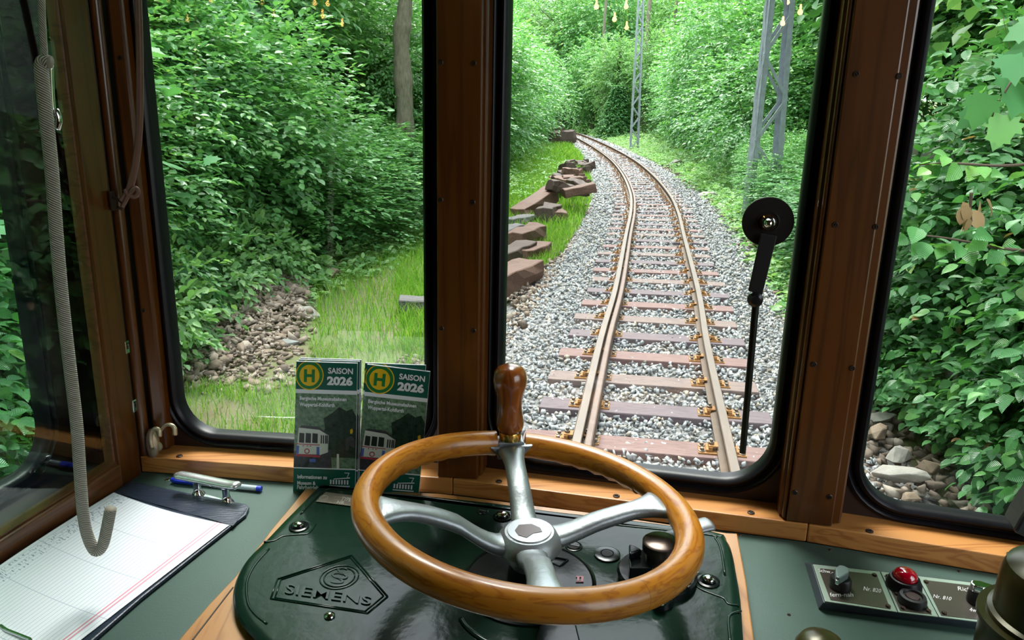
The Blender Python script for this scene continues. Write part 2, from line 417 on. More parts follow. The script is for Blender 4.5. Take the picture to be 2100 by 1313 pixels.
shell('wall_left_saloon', [Q(-.14, -1.12, FL), Q(-.10, -1.12, FL), Q(-.10, -4.2, FL), Q(-.14, -4.2, FL)], (0, 0, CEIL-FL), PANEL)
e3 = F[2].pt(LEN[2]+.03, .05, 0)
shell('wall_right_front', [Vector((e3.x, e3.y, FL)), Vector((e3.x+.04, e3.y+.02, FL)), Q(1.66, -.10, FL), Q(1.62, -.12, FL)], (0, 0, CEIL-FL), PANEL)
shell('wall_right', [Q(1.62, -.12, FL), Q(1.66, -.12, FL), Q(1.66, -4.2, FL), Q(1.62, -4.2, FL)], (0, 0, .92), PANEL)
shell('wall_right_upper', [Q(1.62, -.12, CEIL-.30), Q(1.66, -.12, CEIL-.30), Q(1.66, -4.2, CEIL-.30), Q(1.62, -4.2, CEIL-.30)], (0, 0, .30), PANEL)
shell('wall_right_saloon', [Q(1.62, -1.1, FL+.92), Q(1.66, -1.1, FL+.92), Q(1.66, -4.2, FL+.92), Q(1.62, -4.2, FL+.92)], (0, 0, CEIL-.30-FL-.92), PANEL)
shell('wall_rear', [Q(-.14, -4.16, FL), Q(1.66, -4.16, FL), Q(1.66, -4.2, FL), Q(-.14, -4.2, FL)], (0, 0, CEIL-FL), PANEL)

# ------------------------------------------------------------------ desk
bb = offs(-.0005)
dk = [bb[0]+Vector((0, 0, 0)), bb[1], bb[2], bb[3], Vector((bb[3].x-.12, .42, DZ)), Vector((.30, .42, DZ)), Vector((-.45, .42, DZ)), S.pt(.80, -.006, 0)]
for p in dk: p.z = DZ
desk = thing('control_desk', (0, .6, DZ-.03), 'green linoleum covered driver desk below the cab windows', 'desk')
mb = MB(); mb.prism(dk, (0, 0, -.006)); mb.build('desk_top', GREEN, desk)
mb = MB(); mb.prism([p+Vector((0, 0, -.007)) for p in dk], (0, 0, -.024)); mb.build('desk_board', WD, desk)
for x, y in ((344, 984), (1517, 1098), (1702, 1128), (1967, 1172), (1618, 1261)):
    m_ = MB(); q = on_z(x, y, DZ+.0002); screw_at(m_, q, (0, 0, 1), .0045 if x < 400 else .0022); m_.build('screw', [CHR if x in (344, 1517) else SCR, BLK], desk)
leg = MB(); leg.box((.1, .62, (DZ-.031+FL)/2), (.42, 0, 0), (0, .10, 0), (0, 0, (DZ-.031-FL)/2)); leg.build('cabinet_body', PANEL, desk)

# ------------------------------------------------------------------ controller
PZ = DZ+.018; KZ = CZ-.537
plx = [(627, 1002), (900, 1012), (1200, 1050), (1490, 1093), (1512, 1094), (1530, 1190), (1548, 1320), (1552, 1400), (900, 1440), (420, 1420), (366, 1313), (428, 1240), (482, 1183), (560, 1082)]
PLZ = KZ-.014
con = thing('tram_controller', on_z(1000, 1200, DZ), 'dark green lacquered cast controller top with raised lettering under the wheel', 'controller')
mb = MB(); q = [on_z(x, y, PLZ) for x, y in plx]; mb.prism(q, (0, 0, DZ-PLZ+.0005)); mb.build('wooden_plinth', WP, con, bevel=.0015)
mb = MB(); mb.tube([on_z(478, 1205, PLZ+.0003), on_z(395, 1313, PLZ+.0003)], .0009, 6); mb.build('plinth_joint', BLK, con)
cov = [(653, 996), (616, 1033), (580, 1069), (541, 1110), (508, 1143), (489, 1174), (479, 1207), (479, 1237), (491, 1268), (511, 1293), (545, 1322), (610, 1350), (720, 1375), (900, 1395), (1200, 1400), (1530, 1400), (1530, 1350), (1524, 1309), (1518, 1226), (1509, 1171), (1501, 1130), (1490, 1105), (1462, 1088), (1260, 1061), (1126, 1046), (1005, 1029), (850, 1013), (735, 1000), (668, 993)]
cw = [on_z(x, y, KZ) for x, y in cov]; cw = cr(cw, 3, True); cen = sum(cw, Vector())/len(cw)
def inset(pts, k): # move towards centre by k metres
    out = []
    n = len(pts)
    for i, p in enumerate(pts):
        t = (pts[(i+1) % n]-pts[i-1]).normalized(); nn = Vector((-t.y, t.x, 0))
        if nn.dot(cen-p) < 0: nn = -nn
        out.append(p+nn*k)
    return out
mb = MB()
rg = [[p+Vector((0, 0, -.0135)) for p in inset(cw, .006)], [p+Vector((0, 0, -.010)) for p in inset(cw, .001)], [p+Vector((0, 0, -.004)) for p in inset(cw, -.0005)], [p+Vector((0, 0, -.001)) for p in inset(cw, .002)], inset(cw, .005), [p+Vector((0, 0, .0003)) for p in inset(cw, .012)]]
mb.rings(rg, 0, cap=True); mb.build('cast_cover', LAC, con, smooth=True, auto=30)
mb = MB()
def cpt(x, y, dz=0): return on_z(x, y, KZ+dz)
for pl in ([(735, 1008), (690, 1004), (666, 1006), (640, 1030), (617, 1055)], [(541, 1112), (563, 1109), (580, 1100), (610, 1097), (630, 1095), (640, 1086), (647, 1075)],
           [(552, 1126), (522, 1160), (506, 1195), (508, 1235), (521, 1258), (547, 1280)], [(1233, 1074), (1445, 1096), (1468, 1106), (1479, 1130), (1487, 1180)],
           [(1428, 1203), (1442, 1211), (1465, 1220), (1485, 1228), (1494, 1239), (1516, 1242)], [(1520, 1253), (1500, 1260), (1494, 1275), (1498, 1320)],
           [(1015, 1037), (985, 1035), (850, 1018), (740, 1008)]):
    mb = MB(); mb.tube(cr([cpt(*p, .0004) for p in pl], 5), .0016, 8, flat=.7); mb.build('raised_bead', LAC, con, smooth=True)
em = MB()
pen = [(721, 1139), (569, 1188), (555, 1228), (754, 1258), (795, 1224)]
for k, rad in ((0, .0011),):
    P = [cpt(x, y, .0006) for x, y in pen]
    for i in range(5):
        em.tube([P[i], P[(i+1) % 5]], rad, 6)
    c_ = sum(P, Vector())/5
    P2 = [p.lerp(c_, .07) for p in P]
    for i in range(5): em.tube([P2[i], P2[(i+1) % 5]], rad*.8, 6)
cc = cpt(696, 1184, .0006)
for rx in (.0225, .0180):
    em.tube([cc+Vector((math.cos(t)*rx, math.sin(t)*rx, 0)) for t in np.linspace(0, 2*math.pi, 33)], .0009, 6)
em.build('raised_emblem', LAC, con, smooth=True)
em = MB()
quad_text(em, 'SIEMENS', cpt(583, 1219), cpt(759, 1243), cpt(763, 1226), cpt(588, 1199), (0, 0, 1), 0, .004, .0017)
quad_text(em, 'S', cpt(677, 1197), cpt(706, 1199), cpt(704, 1176), cpt(680, 1175), (0, 0, 1), 0, -.01, .0011)
quad_text(em, 'S', cpt(690, 1189), cpt(714, 1190), cpt(713, 1166), cpt(692, 1165), (0, 0, 1), 0, -.01, .0014)
em.build('raised_lettering', LAC, con)
# type plate
tp = [cpt(648, 1030, .001), cpt(668, 1011, .001), cpt(790, 1026, .001), cpt(778, 1047, .001)]
mb = MB(); mb.prism(tp, (0, 0, .0015)); pl_ = mb.build('type_plate', mat('worn_bronze_plate', (.20, .18, .14), .35, metal=.8, bump=.2, bscale=120), con, bevel=.0004)
mb = MB(); quad_text(mb, 'TYPE', cpt(698, 1027, .0026), cpt(718, 1029.5, .0026), cpt(722, 1022, .0026), cpt(702, 1019.5, .0026), (0, 0, 1), 0, .02, .0004)
quad_text(mb, 'NR', cpt(690, 1033, .0026), cpt(705, 1035, .0026), cpt(708, 1029, .0026), cpt(693, 1027.5, .0026), (0, 0, 1), 0, .02, .0004)
for q in (0.15, .5, .85): mb.tube([cpt(684+q*2, 1016+q*17, .0026), cpt(735+q*2, 1022+q*17, .0026)], .00035, 5)
mb.tube([cpt(664, 1021, .0026)+Vector((.006*math.cos(t), .006*math.sin(t), 0)) for t in np.linspace(0, 6.28, 17)], .0005, 5)
mb.build('plate_lettering', mat('dull_silver', (.45, .43, .38), .4, metal=.8), con)
def dome_bolt(x, y, r, name='dome_bolt'):
    p = cpt(x, y, .0004); m_ = MB()
    m_.lathe(p, (0, 0, 1), [(r*1.55, 0), (r*1.55, .0014), (r*1.25, .0022), (r*1.1, .0014), (r, .001), (r, .0018), (r*.85, .0042), (r*.5, .0060), (r*.15, .0066), (.0001, .0066)], 24, 0)
    o = m_.build(name, LACB, con, smooth=True, auto=40)
    m_ = MB(); m_.lathe(p, (0, 0, 1), [(r*.92, .0022), (r*.80, .0048), (r*.5, .0066), (r*.15, .0073), (.0001, .0073)], 24, 0)
    m_.build('bolt_head', CHR, o, smooth=True)
dome_bolt(613, 1081, .0085); dome_bolt(1031, 1060, .0085); dome_bolt(1453, 1193, .0085)
m_ = MB(); m_.lathe(cpt(676, 1265), (0, 0, 1), [(.0062, 0), (.006, .002), (.004, .004), (.0001, .005)], 20); m_.build('bolt_head', CHR, con, smooth=True)
def slot_screw(x, y, r):
    p = cpt(x, y, .0004); m_ = MB()
    m_.lathe(p, (0, 0, 1), [(r*1.3, 0), (r*1.3, .0008), (r*1.15, .0012), (r, .0002), (r*.9, .0016), (.0001, .0020)], 20)
    m_.box(p+Vector((0, 0, .0020)), Vector((r*.75, -r*.3, 0)), Vector((r*.05, r*.12, 0)), (0, 0, .0003), 1); m_.build('slotted_screw', [LACB, BLK], con, smooth=True, auto=40)
slot_screw(1177, 1121, .0085); slot_screw(1139, 1300, .0095); slot_screw(908, 1166, .008); slot_screw(990, 1036+14, .006)
m_ = MB(); m_.lathe(cpt(1245, 1139), (0, 0, 1), [(.0165, 0), (.0165, .0022), (.0145, .003), (.0085, .003), (.008, .0022), (.007, .0032), (.0001, .0032)], 30); m_.build('oil_cap', LACB, con, smooth=True, auto=40)
# dial around the shaft
WC = Vector((.0185, .7443, CZ-.44)); HUBZ = CZ-.469
sh = Vector((.020, .742, KZ))
m_ = MB(); m_.lathe(sh, (0, 0, 1), [(.079, 0), (.079, .0025), (.076, .0036), (.074, .0022), (.050, .0022), (.046, .003), (.0001, .003)], 64)
dial = m_.build('notch_dial', LACB, con, smooth=True, auto=35)
m_ = MB()
for x, y in ((1190, 1187),):
    quad_text(m_, 'II', cpt(1183, 1192, .0026), cpt(1196, 1193, .0026), cpt(1197, 1184, .0026), cpt(1184, 1183, .0026), (0, 0, 1), 0, .02, .0008)
m_.box(cpt(1189, 1183, .0032), (.0045, 0, 0), (0, .0006, 0), (0, 0, .0004)); m_.box(cpt(1189, 1193, .0032), (.0045, 0, 0), (0, .0006, 0), (0, 0, .0004))
m_.build('dial_mark', PINK, con)
m_ = MB(); T = [cpt(1132, 1142, .003), cpt(1165, 1148, .003), cpt(1148, 1162, .003), cpt(1132, 1155, .003)]
for i in range(3): m_.tube([T[i], T[i+1]], .0012, 6)
m_.build('dial_pointer', LACB, con)
# reverser boss with RÜCKW. ring
rb = cpt(1346, 1184, 0)
m_ = MB(); m_.lathe(rb, (0, 0, 1), [(.047, 0), (.047, .007), (.044, .0095), (.030, .0095), (.029, .007), (.022, .007), (.022, .010), (.0001, .010)], 48)
m_.lathe(cpt(1352, 1235), (0, 0, 1), [(.016, 0), (.015, .007), (.012, .0085), (.0001, .0085)], 24)
m_.build('reverser_boss', LACB, con, smooth=True, auto=35)
m_ = MB(); m_.lathe(cpt(1352, 1236, .0085), (0, 0, 1), [(.008, 0), (.0075, .003), (.005, .006), (.0001, .007)], 20)
m_.build('bolt_head', CHR, con, smooth=True)
m_ = MB(); V_, F_ = text_mesh('R\u00dcCKW.', .03)
vs = []
for x, y, z in V_:
    a = math.radians(-64+x*66); r = .0378-(y-.5)*.011
    vs.append(rb+Vector((math.cos(a)*r, math.sin(a)*r, .0100)))
m_.add([v+Vector((0, 0, .0006)) for v in vs], F_); m_.build('boss_lettering', PINK, con)
# second casting lug at the bottom
m_ = MB(); m_.prism([cpt(1105, 1288), cpt(1180, 1280), (cpt(1210, 1400)), cpt(1080, 1400)], (0, 0, .004)); m_.build('casting_lug', LACB, con, bevel=.002)
m_ = MB(); m_.tube(cr([cpt(945, 1270, .001), cpt(960, 1290, .001), cpt(1000, 1318, .001), (cpt(1060, 1335, .001))], 5), .003, 8); m_.build('cast_ring', LAC, con, smooth=True)

# reverser key: top-level, lifts off
rk = thing('reverser_key', cpt(1342, 1150, .01), 'grey reverser key with long lever on the controller top right of the wheel', 'key')
KT = .040
kc = on_z(1355, 1122, KZ+KT)
m_ = MB(); m_.lathe(Vector((kc.x, kc.y, KZ+.009)), (0, 0, 1), [(.017, 0), (.017, KT-.012), (.0215, KT-.012), (.0215, KT-.002), (.019, KT), (.0001, KT)], 32); m_.build('key_barrel', mat('worn_dark_steel', (.10, .075, .065), .3, metal=.8), rk, smooth=True, auto=40)
hl = [on_z(1350, 1108, KZ+KT-.003), on_z(1400, 1092, KZ+KT-.002), on_z(1440, 1078, KZ+KT), on_z(1460, 1074, KZ+KT)]
GRY = mat('grey_steel_lever', (.20, .21, .22), .4, metal=.6)
m_ = MB(); pa = cr(hl, 6); m_.tube(pa, [.010+.004*min(1, i/len(pa)*1.3) for i in range(len(pa)-2)]+[.012, .006], 14, flat=.38); m_.build('lever', GRY, rk, smooth=True)
m_ = MB(); o_ = on_z(1307, 1140, KZ+.03)
m_.prism([on_z(1288, 1165, KZ+.010), on_z(1290, 1190, KZ+.010), on_z(1340, 1190, KZ+.010), on_z(1345, 1150, KZ+.010), on_z(1318, 1148, KZ+.010)], (0, 0, .016))
m_.prism([on_z(1289, 1130, KZ+.026), on_z(1290, 1150, KZ+.026), on_z(1316, 1142, KZ+.026), on_z(1302, 1134, KZ+.026)], (0, 0, .010))
m_.build('ratchet_cam', LACB, rk, bevel=.002)

# ------------------------------------------------------------------ handwheel
hw = thing('controller_handwheel', Vector((sh.x, sh.y, KZ+.003)), 'wooden rimmed four spoke metal handwheel with upright turned knob', 'handwheel')
R_, r_ = .1816, .0160; TX, TY = -.049, -.12
def rimp(A, rad=R_, dz=0):
    x, y = rad*math.cos(A), rad*math.sin(A); return WC+Vector((x, y, x*TY+y*TX+dz))
def ang(px, py):
    """angle on the tilted rim plane under a pixel"""
    n = Vector((-TY, -TX, 1)).normalized(); q = on_plane(px, py, WC, n)-WC; return math.atan2(q.y, q.x)
aB = ang(1050, 925); aL = ang(765, 1045); aR = ang(1402, 1030); aF = ang(1120, 1225)
def rim_seg(a0, a1, n, grips=False):
    m_ = MB(); seg = 20; rg = []; uvs = []
    for i in range(n+1):
        A = a0+(a1-a0)*i/n; c = rimp(A); e = Vector((math.cos(A), math.sin(A), math.cos(A)*TY+math.sin(A)*TX)).normalized(); up = Vector((-TY, -TX, 1)).normalized()
        rg.append([c+e*(math.cos(b)*r_)+up*(math.sin(b)*r_*1.02)-(up*.0016*(1+math.cos((A-aB)*46)) if grips and math.sin(b) < -.3 else Vector())*max(0, -math.sin(b)) for b in [2*math.pi*k/seg for k in range(seg)]])
    vs = [p for r in rg for p in r]; fs = []; uv = []
    for i in range(n):
        for k in range(seg):
            k2 = (k+1) % seg; fs.append((i*seg+k, i*seg+k2, (i+1)*seg+k2, (i+1)*seg+k))
            A0 = (a0+(a1-a0)*i/n)*1.0+k//5*.37; A1 = (a0+(a1-a0)*(i+1)/n)*1.0+k//5*.37
            uv.append(((A0, k/seg*2), (A0, (k+1)/seg*2), (A1, (k+1)/seg*2), (A1, k/seg*2)))
    fs += [tuple(range(seg))[::-1], tuple(range(n*seg, (n+1)*seg))]; uv += [None, None]
    m_.add(vs, fs, 0, uv); return m_
gap = .112
aJ = ang(1320, 985); aJ2 = ang(1283, 1200); aJ3 = ang(757, 1100)
while aJ < aB-math.pi: aJ += 2*math.pi
# rim made of glued wooden segments
cuts = [aB-gap, aJ, aJ2, aJ3, aB+gap-2*math.pi]
cuts = sorted([((c-aB) % (2*math.pi)) for c in cuts])
starts = [gap]+[c for c in cuts if gap+.05 < c < 2*math.pi-gap-.05]+[2*math.pi-gap]
for i in range(len(starts)-1):
    e = .0012 if 0 < i else 0
    m_ = rim_seg(aB+starts[i]+e, aB+starts[i+1], max(8, int((starts[i+1]-starts[i])*16)), grips=(i in (0, len(starts)-2)))
    m_.build('wooden_rim', RIMW, hw, smooth=True, auto=60)
GLUE = mat('dark_glue_line', (.10, .04, .01), .4)
for c in starts[1:-1]:
    A = aB+c; m_2 = rim_seg(A-.0004, A+.0016, 1); m_2.build('rim_joint', GLUE, hw, smooth=True)
# hub, spokes
HC = Vector((sh.x, sh.y, HUBZ))
def spoke(A, w0, w1, wend, name='spoke', endr=R_-r_*.75, rise=1.0, ds=0):
    m_ = MB(); E = rimp(A, endr); D = (E-HC); n = 18; rg = []
    side = Vector((-math.sin(A), math.cos(A), 0))
    for i in range(n+1):
        t = i/n; p = HC.lerp(Vector((E.x, E.y, HUBZ)), .06+.94*t)
        uu = max(0, (t-.15)/.85); zt = HUBZ-.0135+(E.z-HUBZ+.0115)*(1-(1-uu)**1.8)*rise*min(1, uu*3)**.5
        w = (w0*(1-t)+w1*t)*(1+.5*math.exp(-t*9))
        if t > .72: w += (wend-w1)*((t-.72)/.28)**2
        th_ = .0105-.0025*t
        p.z = zt
        rg.append([p+side*(math.cos(b)*w+ds)+Vector((0, 0, 1))*(math.copysign(abs(math.sin(b))**.7, math.sin(b))*th_) for b in [2*math.pi*k/16 for k in range(16)]])
    m_.rings(rg, 0, cap=True); return m_.build(name, ALU, hw, smooth=True)
spoke(aB, .0150, .0130, .019, endr=R_-r_*1.25)
spoke(aL, .0155, .0125, .031); spoke(aR, .0155, .0125, .031); spoke(aF, .016, .0145, .023)
m_ = MB(); m_.lathe(HC, (0, 0, 1), [(.0195, -.060), (.0205, -.045), (.030, -.030), (.0385, -.018), (.036, -.007), (.0300, -.0015), (.0285, 0), (.0001, 0)], 40)
m_.build('hub', ALU, hw, smooth=True, auto=35)
m_ = MB(); m_.lathe(HC+Vector((0, 0, -.0655)), (0, 0, 1), [(.026, 0), (.025, .012), (.0220, .022), (.0001, .022)], 32); m_.build('hub_collar', LACB, hw, smooth=True, auto=35)
m_ = MB(); m_.lathe(HC, (0, 0, 1), [(.0255, .0001), (.0250, .0016), (.0001, .0018)], 40); cap_ = m_.build('hub_cap', mat('brushed_cap', (.50, .54, .58), .35, metal=.5), hw, smooth=True, auto=35)
m_ = MB(); hpts = [(1056, 1088), (1064, 1077), (1090, 1075), (1108, 1083), (1112, 1091), (1094, 1094), (1080, 1103), (1063, 1098)]
m_.prism([on_z(x, y, HUBZ+.0019) for x, y in hpts], (0, 0, .0004)); m_.build('worn_label', mat('worn_label_brown', (.10, .07, .065), .35), cap_)
# knob bracket and knob
kb = rimp(aB, R_-.004); kn = Vector((kb.x, kb.y, kb.z))
tang = Vector((-math.sin(aB), math.cos(aB), 0)); radl = Vector((math.cos(aB), math.sin(aB), 0))
m_ = MB()
m_.box(kn+Vector((0, 0, -.004)), tang*.0185, radl*.012, (0, 0, .013))
q = rimp(aB, R_-r_*1.3, -.002)
m_.prism([q-tang*.030+Vector((0, 0, .006)), q+tang*.030+Vector((0, 0, .006)), q+tang*.016+Vector((0, 0, -.010)), q-tang*.016+Vector((0, 0, -.010))], radl*.011)
m_.build('knob_bracket', ALU, hw, bevel=.002)
kz = kn.z+.009
m_ = MB(); m_.lathe(Vector((kn.x, kn.y, kz)), (0, 0, 1), [(.0150, 0), (.0150, .011), (.0142, .0125), (.0001, .0125)], 32); m_.build('brass_ferrule', BRASS, hw, smooth=True, auto=35)
m_ = MB(); m_.lathe(Vector((kn.x, kn.y, kz+.0125)), (0, 0, 1), [(.0165, 0), (.0185, .006), (.0190, .012), (.0178, .020), (.0162, .030), (.0160, .038), (.0172, .048), (.0200, .058), (.0225, .068), (.0228, .076), (.0212, .084), (.0170, .0905), (.010, .0940), (.004, .0950), (.0001, .0951)], 36)
m_.build('wooden_knob', KNOBW, hw, smooth=True)
# ------------------------------------------------------------------ leaflets
PHOTO = mat('printed_forest_photo', (.26, .40, .25), .25, var=1, vscale=170, vcol=(.02, .065, .04))
PHOTOD = mat('printed_dark_trees', (.04, .075, .055), .25, var=.85, vscale=130)
DGRN = mat('printed_dark_green', (.010, .11, .078), .25)
LWHT = mat('leaflet_paper', (.84, .85, .90), .3); LYEL = mat('printed_yellow', (.86, .52, .015), .3); LGRN = mat('printed_green', (.01, .20, .05), .3)
LRED = mat('printed_red', (.50, .05, .08), .3); LBLU = mat('printed_blue', (.10, .16, .55), .3); LCRM = mat('printed_cream', (.72, .74, .68), .3)
LBLK = mat('printed_black', (.015, .02, .02), .3); LGRY = mat('printed_gravel', (.08, .08, .10), .3, var=.7, vscale=160)
def leaflet(tl, tr_, bl, br, label, back=False, detail=True):
    """tl,tr,bl,br: world corners of the front page"""
    tl, tr_, bl, br = map(Vector, (tl, tr_, bl, br)); n = (br-bl).cross(tl-bl).normalized()
    if n.y > 0: n = -n
    t = thing('museum_leaflet', (bl+br)/2, label, 'leaflet', 'season leaflets standing at the window')
    def P(u, v, l=0): return (bl.lerp(br, u)).lerp(tl.lerp(tr_, u), 1-v)+n*l    # v from the top
    m_ = MB(); m_.prism([P(0, 0), P(1, 0), P(1, 1), P(0, 1)], -n*.0016); m_.build('folded_pages', LWHT, t)
    def quad(mb, u0, v0, u1, v1, m=0, l=.0002): mb.prism([P(u0, v0, l-.0001), P(u1, v0, l-.0001), P(u1, v1, l-.0001), P(u0, v1, l-.0001)], n*.0001, m)
    m_ = MB(); quad(m_, 0, .004, 1, .205, 0, .0003); m_.build('header_band', DGRN, t)
    m_ = MB(); quad(m_, 0, .815, 1, 1, 0, .0003); m_.build('footer_band', DGRN, t)
    m_ = MB(); quad(m_, 0, .235, 1, .805, 0, .0003); m_.prism([P(u, v, .0004) for u, v in ((.44, .72), (.40, .60), (.50, .50), (.47, .42), (.60, .38), (.72, .33), (.84, .36), (.93, .34), (1, .40), (1, .72))], n*.0001, 1); quad(m_, .0, .70, .55, .805, 2, .0005)
    pts = [(.0, .68), (.16, .66), (.60, .66), (.62, .805), (.0, .805)]
    m_.prism([P(u, v, .0005) for u, v in pts], n*.0001, 2)
    m_.prism([P(u, v, .0006) for u, v in ((.14, .805), (.30, .70), (.34, .70), (.22, .805))], n*.00005, 3)
    m_.build('cover_photo', [PHOTO, PHOTOD, LGRY, LBLK], t)
    if detail:
        m_ = MB()   # the pictured tramcar
        def pl(pts, m, l): m_.prism([P(u, v, l) for u, v in pts], n*.00008, m)
        pl([(.07, .495), (.41, .505), (.42, .70), (.04, .70)], 0, .0008); pl([(.41, .505), (.56, .545), (.555, .68), (.42, .705)], 0, .0008)
        pl([(.07, .495), (.12, .478), (.40, .485), (.54, .535), (.56, .55), (.41, .508)], 4, .0009)
        for a, b in ((.085, .165), (.19, .275), (.30, .385)): pl([(a, .535), (b, .538), (b, .612), (a-.005, .61)], 3, .0010)
        for a in (.435, .47, .505, .53): pl([(a, .545), (a+.02, .552), (a+.02, .612), (a, .614)], 3, .0010)
        pl([(.04, .618), (.42, .622), (.42, .628), (.04, .624)], 1, .0010)
        pl([(.03, .70), (.42, .705), (.44, .712), (.43, .722), (.03, .716)], 1, .0011)
        pl([(.045, .635), (.085, .635), (.08, .698), (.04, .698)], 2, .0010); pl([(.37, .64), (.415, .64), (.42, .70), (.37, .70)], 2, .0010)
        cx, cy = .215, .675
        pl([(cx+.045*math.cos(t_), cy+.021*math.sin(t_)) for t_ in np.linspace(0, 2*math.pi, 16, endpoint=False)], 1, .0010)
        pl([(cx+.028*math.cos(t_), cy+.013*math.sin(t_)) for t_ in np.linspace(0, 2*math.pi, 16, endpoint=False)], 0, .0012)
        for a in (.14, .21, .26): pl([(a, .631), (a+.022, .631), (a+.022, .638), (a, .638)], 1, .0011)
        pl([(.26, .735), (.36, .735), (.36, .76), (.26, .76)], 2, .0010)
        pl([(.70, .69), (.735, .69), (.745, .805), (.70, .805)], 0, .0010)
        pl([(.79, .36), (.796, .36), (.806, .68), (.800, .68)], 4, .0010); pl([(.83, .36), (.834, .36), (.842, .68), (.838, .68)], 4, .0010)
        pl([(.905, .50), (.94, .49), (.955, .51), (.94, .53), (.91, .53)], 5, .0010)
        pl([(.84, .57), (.93, .545), (.99, .58), (.98, .64), (.90, .62), (.88, .665), (.845, .66)], 6, .0010)
        m_.build('pictured_tramcar', [LCRM, LRED, LBLU, LBLK, LGRY, LYEL, LGRY], t)
    m_ = MB()
    def disc(r, m, l):
        m_.prism([P(max(0.004, .225+r*math.cos(a)), max(.006, .10+r*.475*math.sin(a)), l) for a in np.linspace(0, 2*math.pi, 40, endpoint=False)], n*.00008, m)
    disc(.232, 0, .0005); disc(.215, 1, .0007); disc(.165, 0, .0009)
    for u0, v0, u1, v1 in ((.135, .055, .185, .150), (.265, .055, .315, .150), (.18, .09, .27, .112)): m_.prism([P(u0, v0, .0011), P(u1, v0, .0011), P(u1, v1, .0011), P(u0, v1, .0011)], n*.00008, 1)
    m_.build('stop_sign_logo', [LYEL, LGRN], t)
    m_ = MB()
    def tx(body, u0, v0, u1, v1, b=.03): quad_text(m_, body, P(u0, v1, .0012), P(u1, v1, .0012), P(u1, v0, .0012), P(u0, v0, .0012), n, 0, b)
    tx('SAISON', .53, .038, .935, .082); tx('2026', .515, .100, .935, .168, .05)
    if detail:
        tx('Bergische Museumsbahnen', .075, .256, .84, .292); tx('Wuppertal-Kohlfurth', .075, .302, .65, .340)
        tx('Informationen zu', .07, .862, .55, .893); tx('Museum &', .07, .912, .37, .942); tx('Fahrbetrieb', .07, .945, .42, .978)
        for k in range(7): m_.prism([P(.60+k*.045, .895, .0011), P(.625+k*.045, .895, .0011), P(.625+k*.045, .93, .0011), P(.60+k*.045, .93, .0011)], n*.00008, 0)
        m_.prism([P(.59, .94, .0011), P(.92, .94, .0011), P(.92, .948, .0011), P(.59, .948, .0011)], n*.00008, 0)
        m_.prism([P(.66, .885, .0011), P(.92, .872, .0011), P(.92, .880, .0011), P(.66, .891, .0011)], n*.00008, 0)
        m_.prism([P(.83, .835, .0011), P(.91, .835, .0011), P(.91, .840, .0011), P(.83, .840, .0011)], n*.00008, 0)
        m_.prism([P(.90, .835, .0011), P(.91, .835, .0011), P(.88, .872, .0011), P(.87, .872, .0011)], n*.00008, 0)
    m_.build('printed_lettering', LWHT, t)
    return t
fl = F[0]
def leafplane(bx, by, hdir, lean):
    p0 = on_z(bx, by, DZ+.0008); h = Vector(hdir).normalized(); up = (Vector((0, 0, 1))+Vector((0, 1, 0))*lean).normalized(); nn = h.cross(up).normalized(); return p0, nn
p0, nn = leafplane(601, 1008, fl.h, .045)
LQ = [(608, 741), (733, 745), (601, 1008), (728, 1012)]
c = [on_plane(x, y, p0, nn) for x, y in LQ]
for q in (c[2], c[3]): q.z = max(q.z, DZ+.0008)
leaflet(*c, 'front dark green season leaflet of the left pair of leaflet stacks, standing upright')
for k, (dx, dy) in enumerate(((5, -4), (8, -7))):
    off = Vector((0, .0030*(k+1), 0))
    c2 = [on_plane(x+dx, y+(dy if i < 2 else 0), p0+off, nn) for i, (x, y) in enumerate(LQ)]
    for q in c2[2:]: q.z = DZ+.0008
    leaflet(*c2, ['season leaflet directly behind the front one of the left stack, top edge showing', 'rearmost season leaflet of the left stack with a sliver of its top edge showing'][k], detail=False)
p0, nn = leafplane(727, 1012, on_z(857, 1020, DZ)-on_z(727, 1010, DZ), .045)
LQ2 = [(753, 747), (882, 762), (728, 1012), (858, 1026)]
c = [on_plane(x, y, p0, nn) for x, y in LQ2]
for q in c[2:]: q.z = max(q.z, DZ+.0008)
leaflet(*c, 'front season leaflet of the right stack, tilted and partly hidden by the wooden wheel rim')
c2 = [on_plane(x, y, p0+Vector((0, .0035, 0)), nn) for x, y in [(749, 744), (873, 749), (731, 1008), (856, 1018)]]
for q in c2[2:]: q.z = DZ+.0008
leaflet(*c2, 'season leaflet behind the tilted front one of the right stack, its top edge sticking out', detail=False)

# ------------------------------------------------------------------ clipboard, paper, pen, cleat
VINYL = mat('dark_blue_vinyl', (.022, .032, .058), .30, bump=.5, bscale=60, stretch=(1, 8, 1))
cb = thing('clipboard', on_z(250, 1200, DZ), 'dark blue vinyl clipboard lying on the desk under a ruled sheet', 'clipboard')
cbo = [(268, 992), (282, 995), (400, 1020), (505, 1040), (512, 1046), (505, 1062), (420, 1130), (290, 1235), (165, 1345), (-60, 1480), (-260, 1330), (0, 1172), (130, 1092)]
m_ = MB(); q = [on_z(x, y, DZ+.0005) for x, y in cbo]; m_.prism(q, (0, 0, .0055)); m_.build('board', VINYL, cb, bevel=.002)
m_ = MB()
fa = [on_z(x, y, DZ+.0063) for x, y in ((268, 993), (508, 1042), (478, 1079), (236, 1012))]
g_ = []
for j in range(9):
    row = []
    for i in range(25):
        u = i/24; v = j/8; p = fa[0].lerp(fa[1], u).lerp(fa[3].lerp(fa[2], u), v)
        row.append(p+Vector((0, 0, .0022*abs(math.sin(u*9+.6))*(1-v*.6))))
    g_.append(row)
m_.rings(g_, 0, closed=False); m_.rings([[p-Vector((0, 0, .0012)) for p in r] for r in g_], 0, closed=False)
m_.build('cover_flap', VINYL, cb, smooth=True)
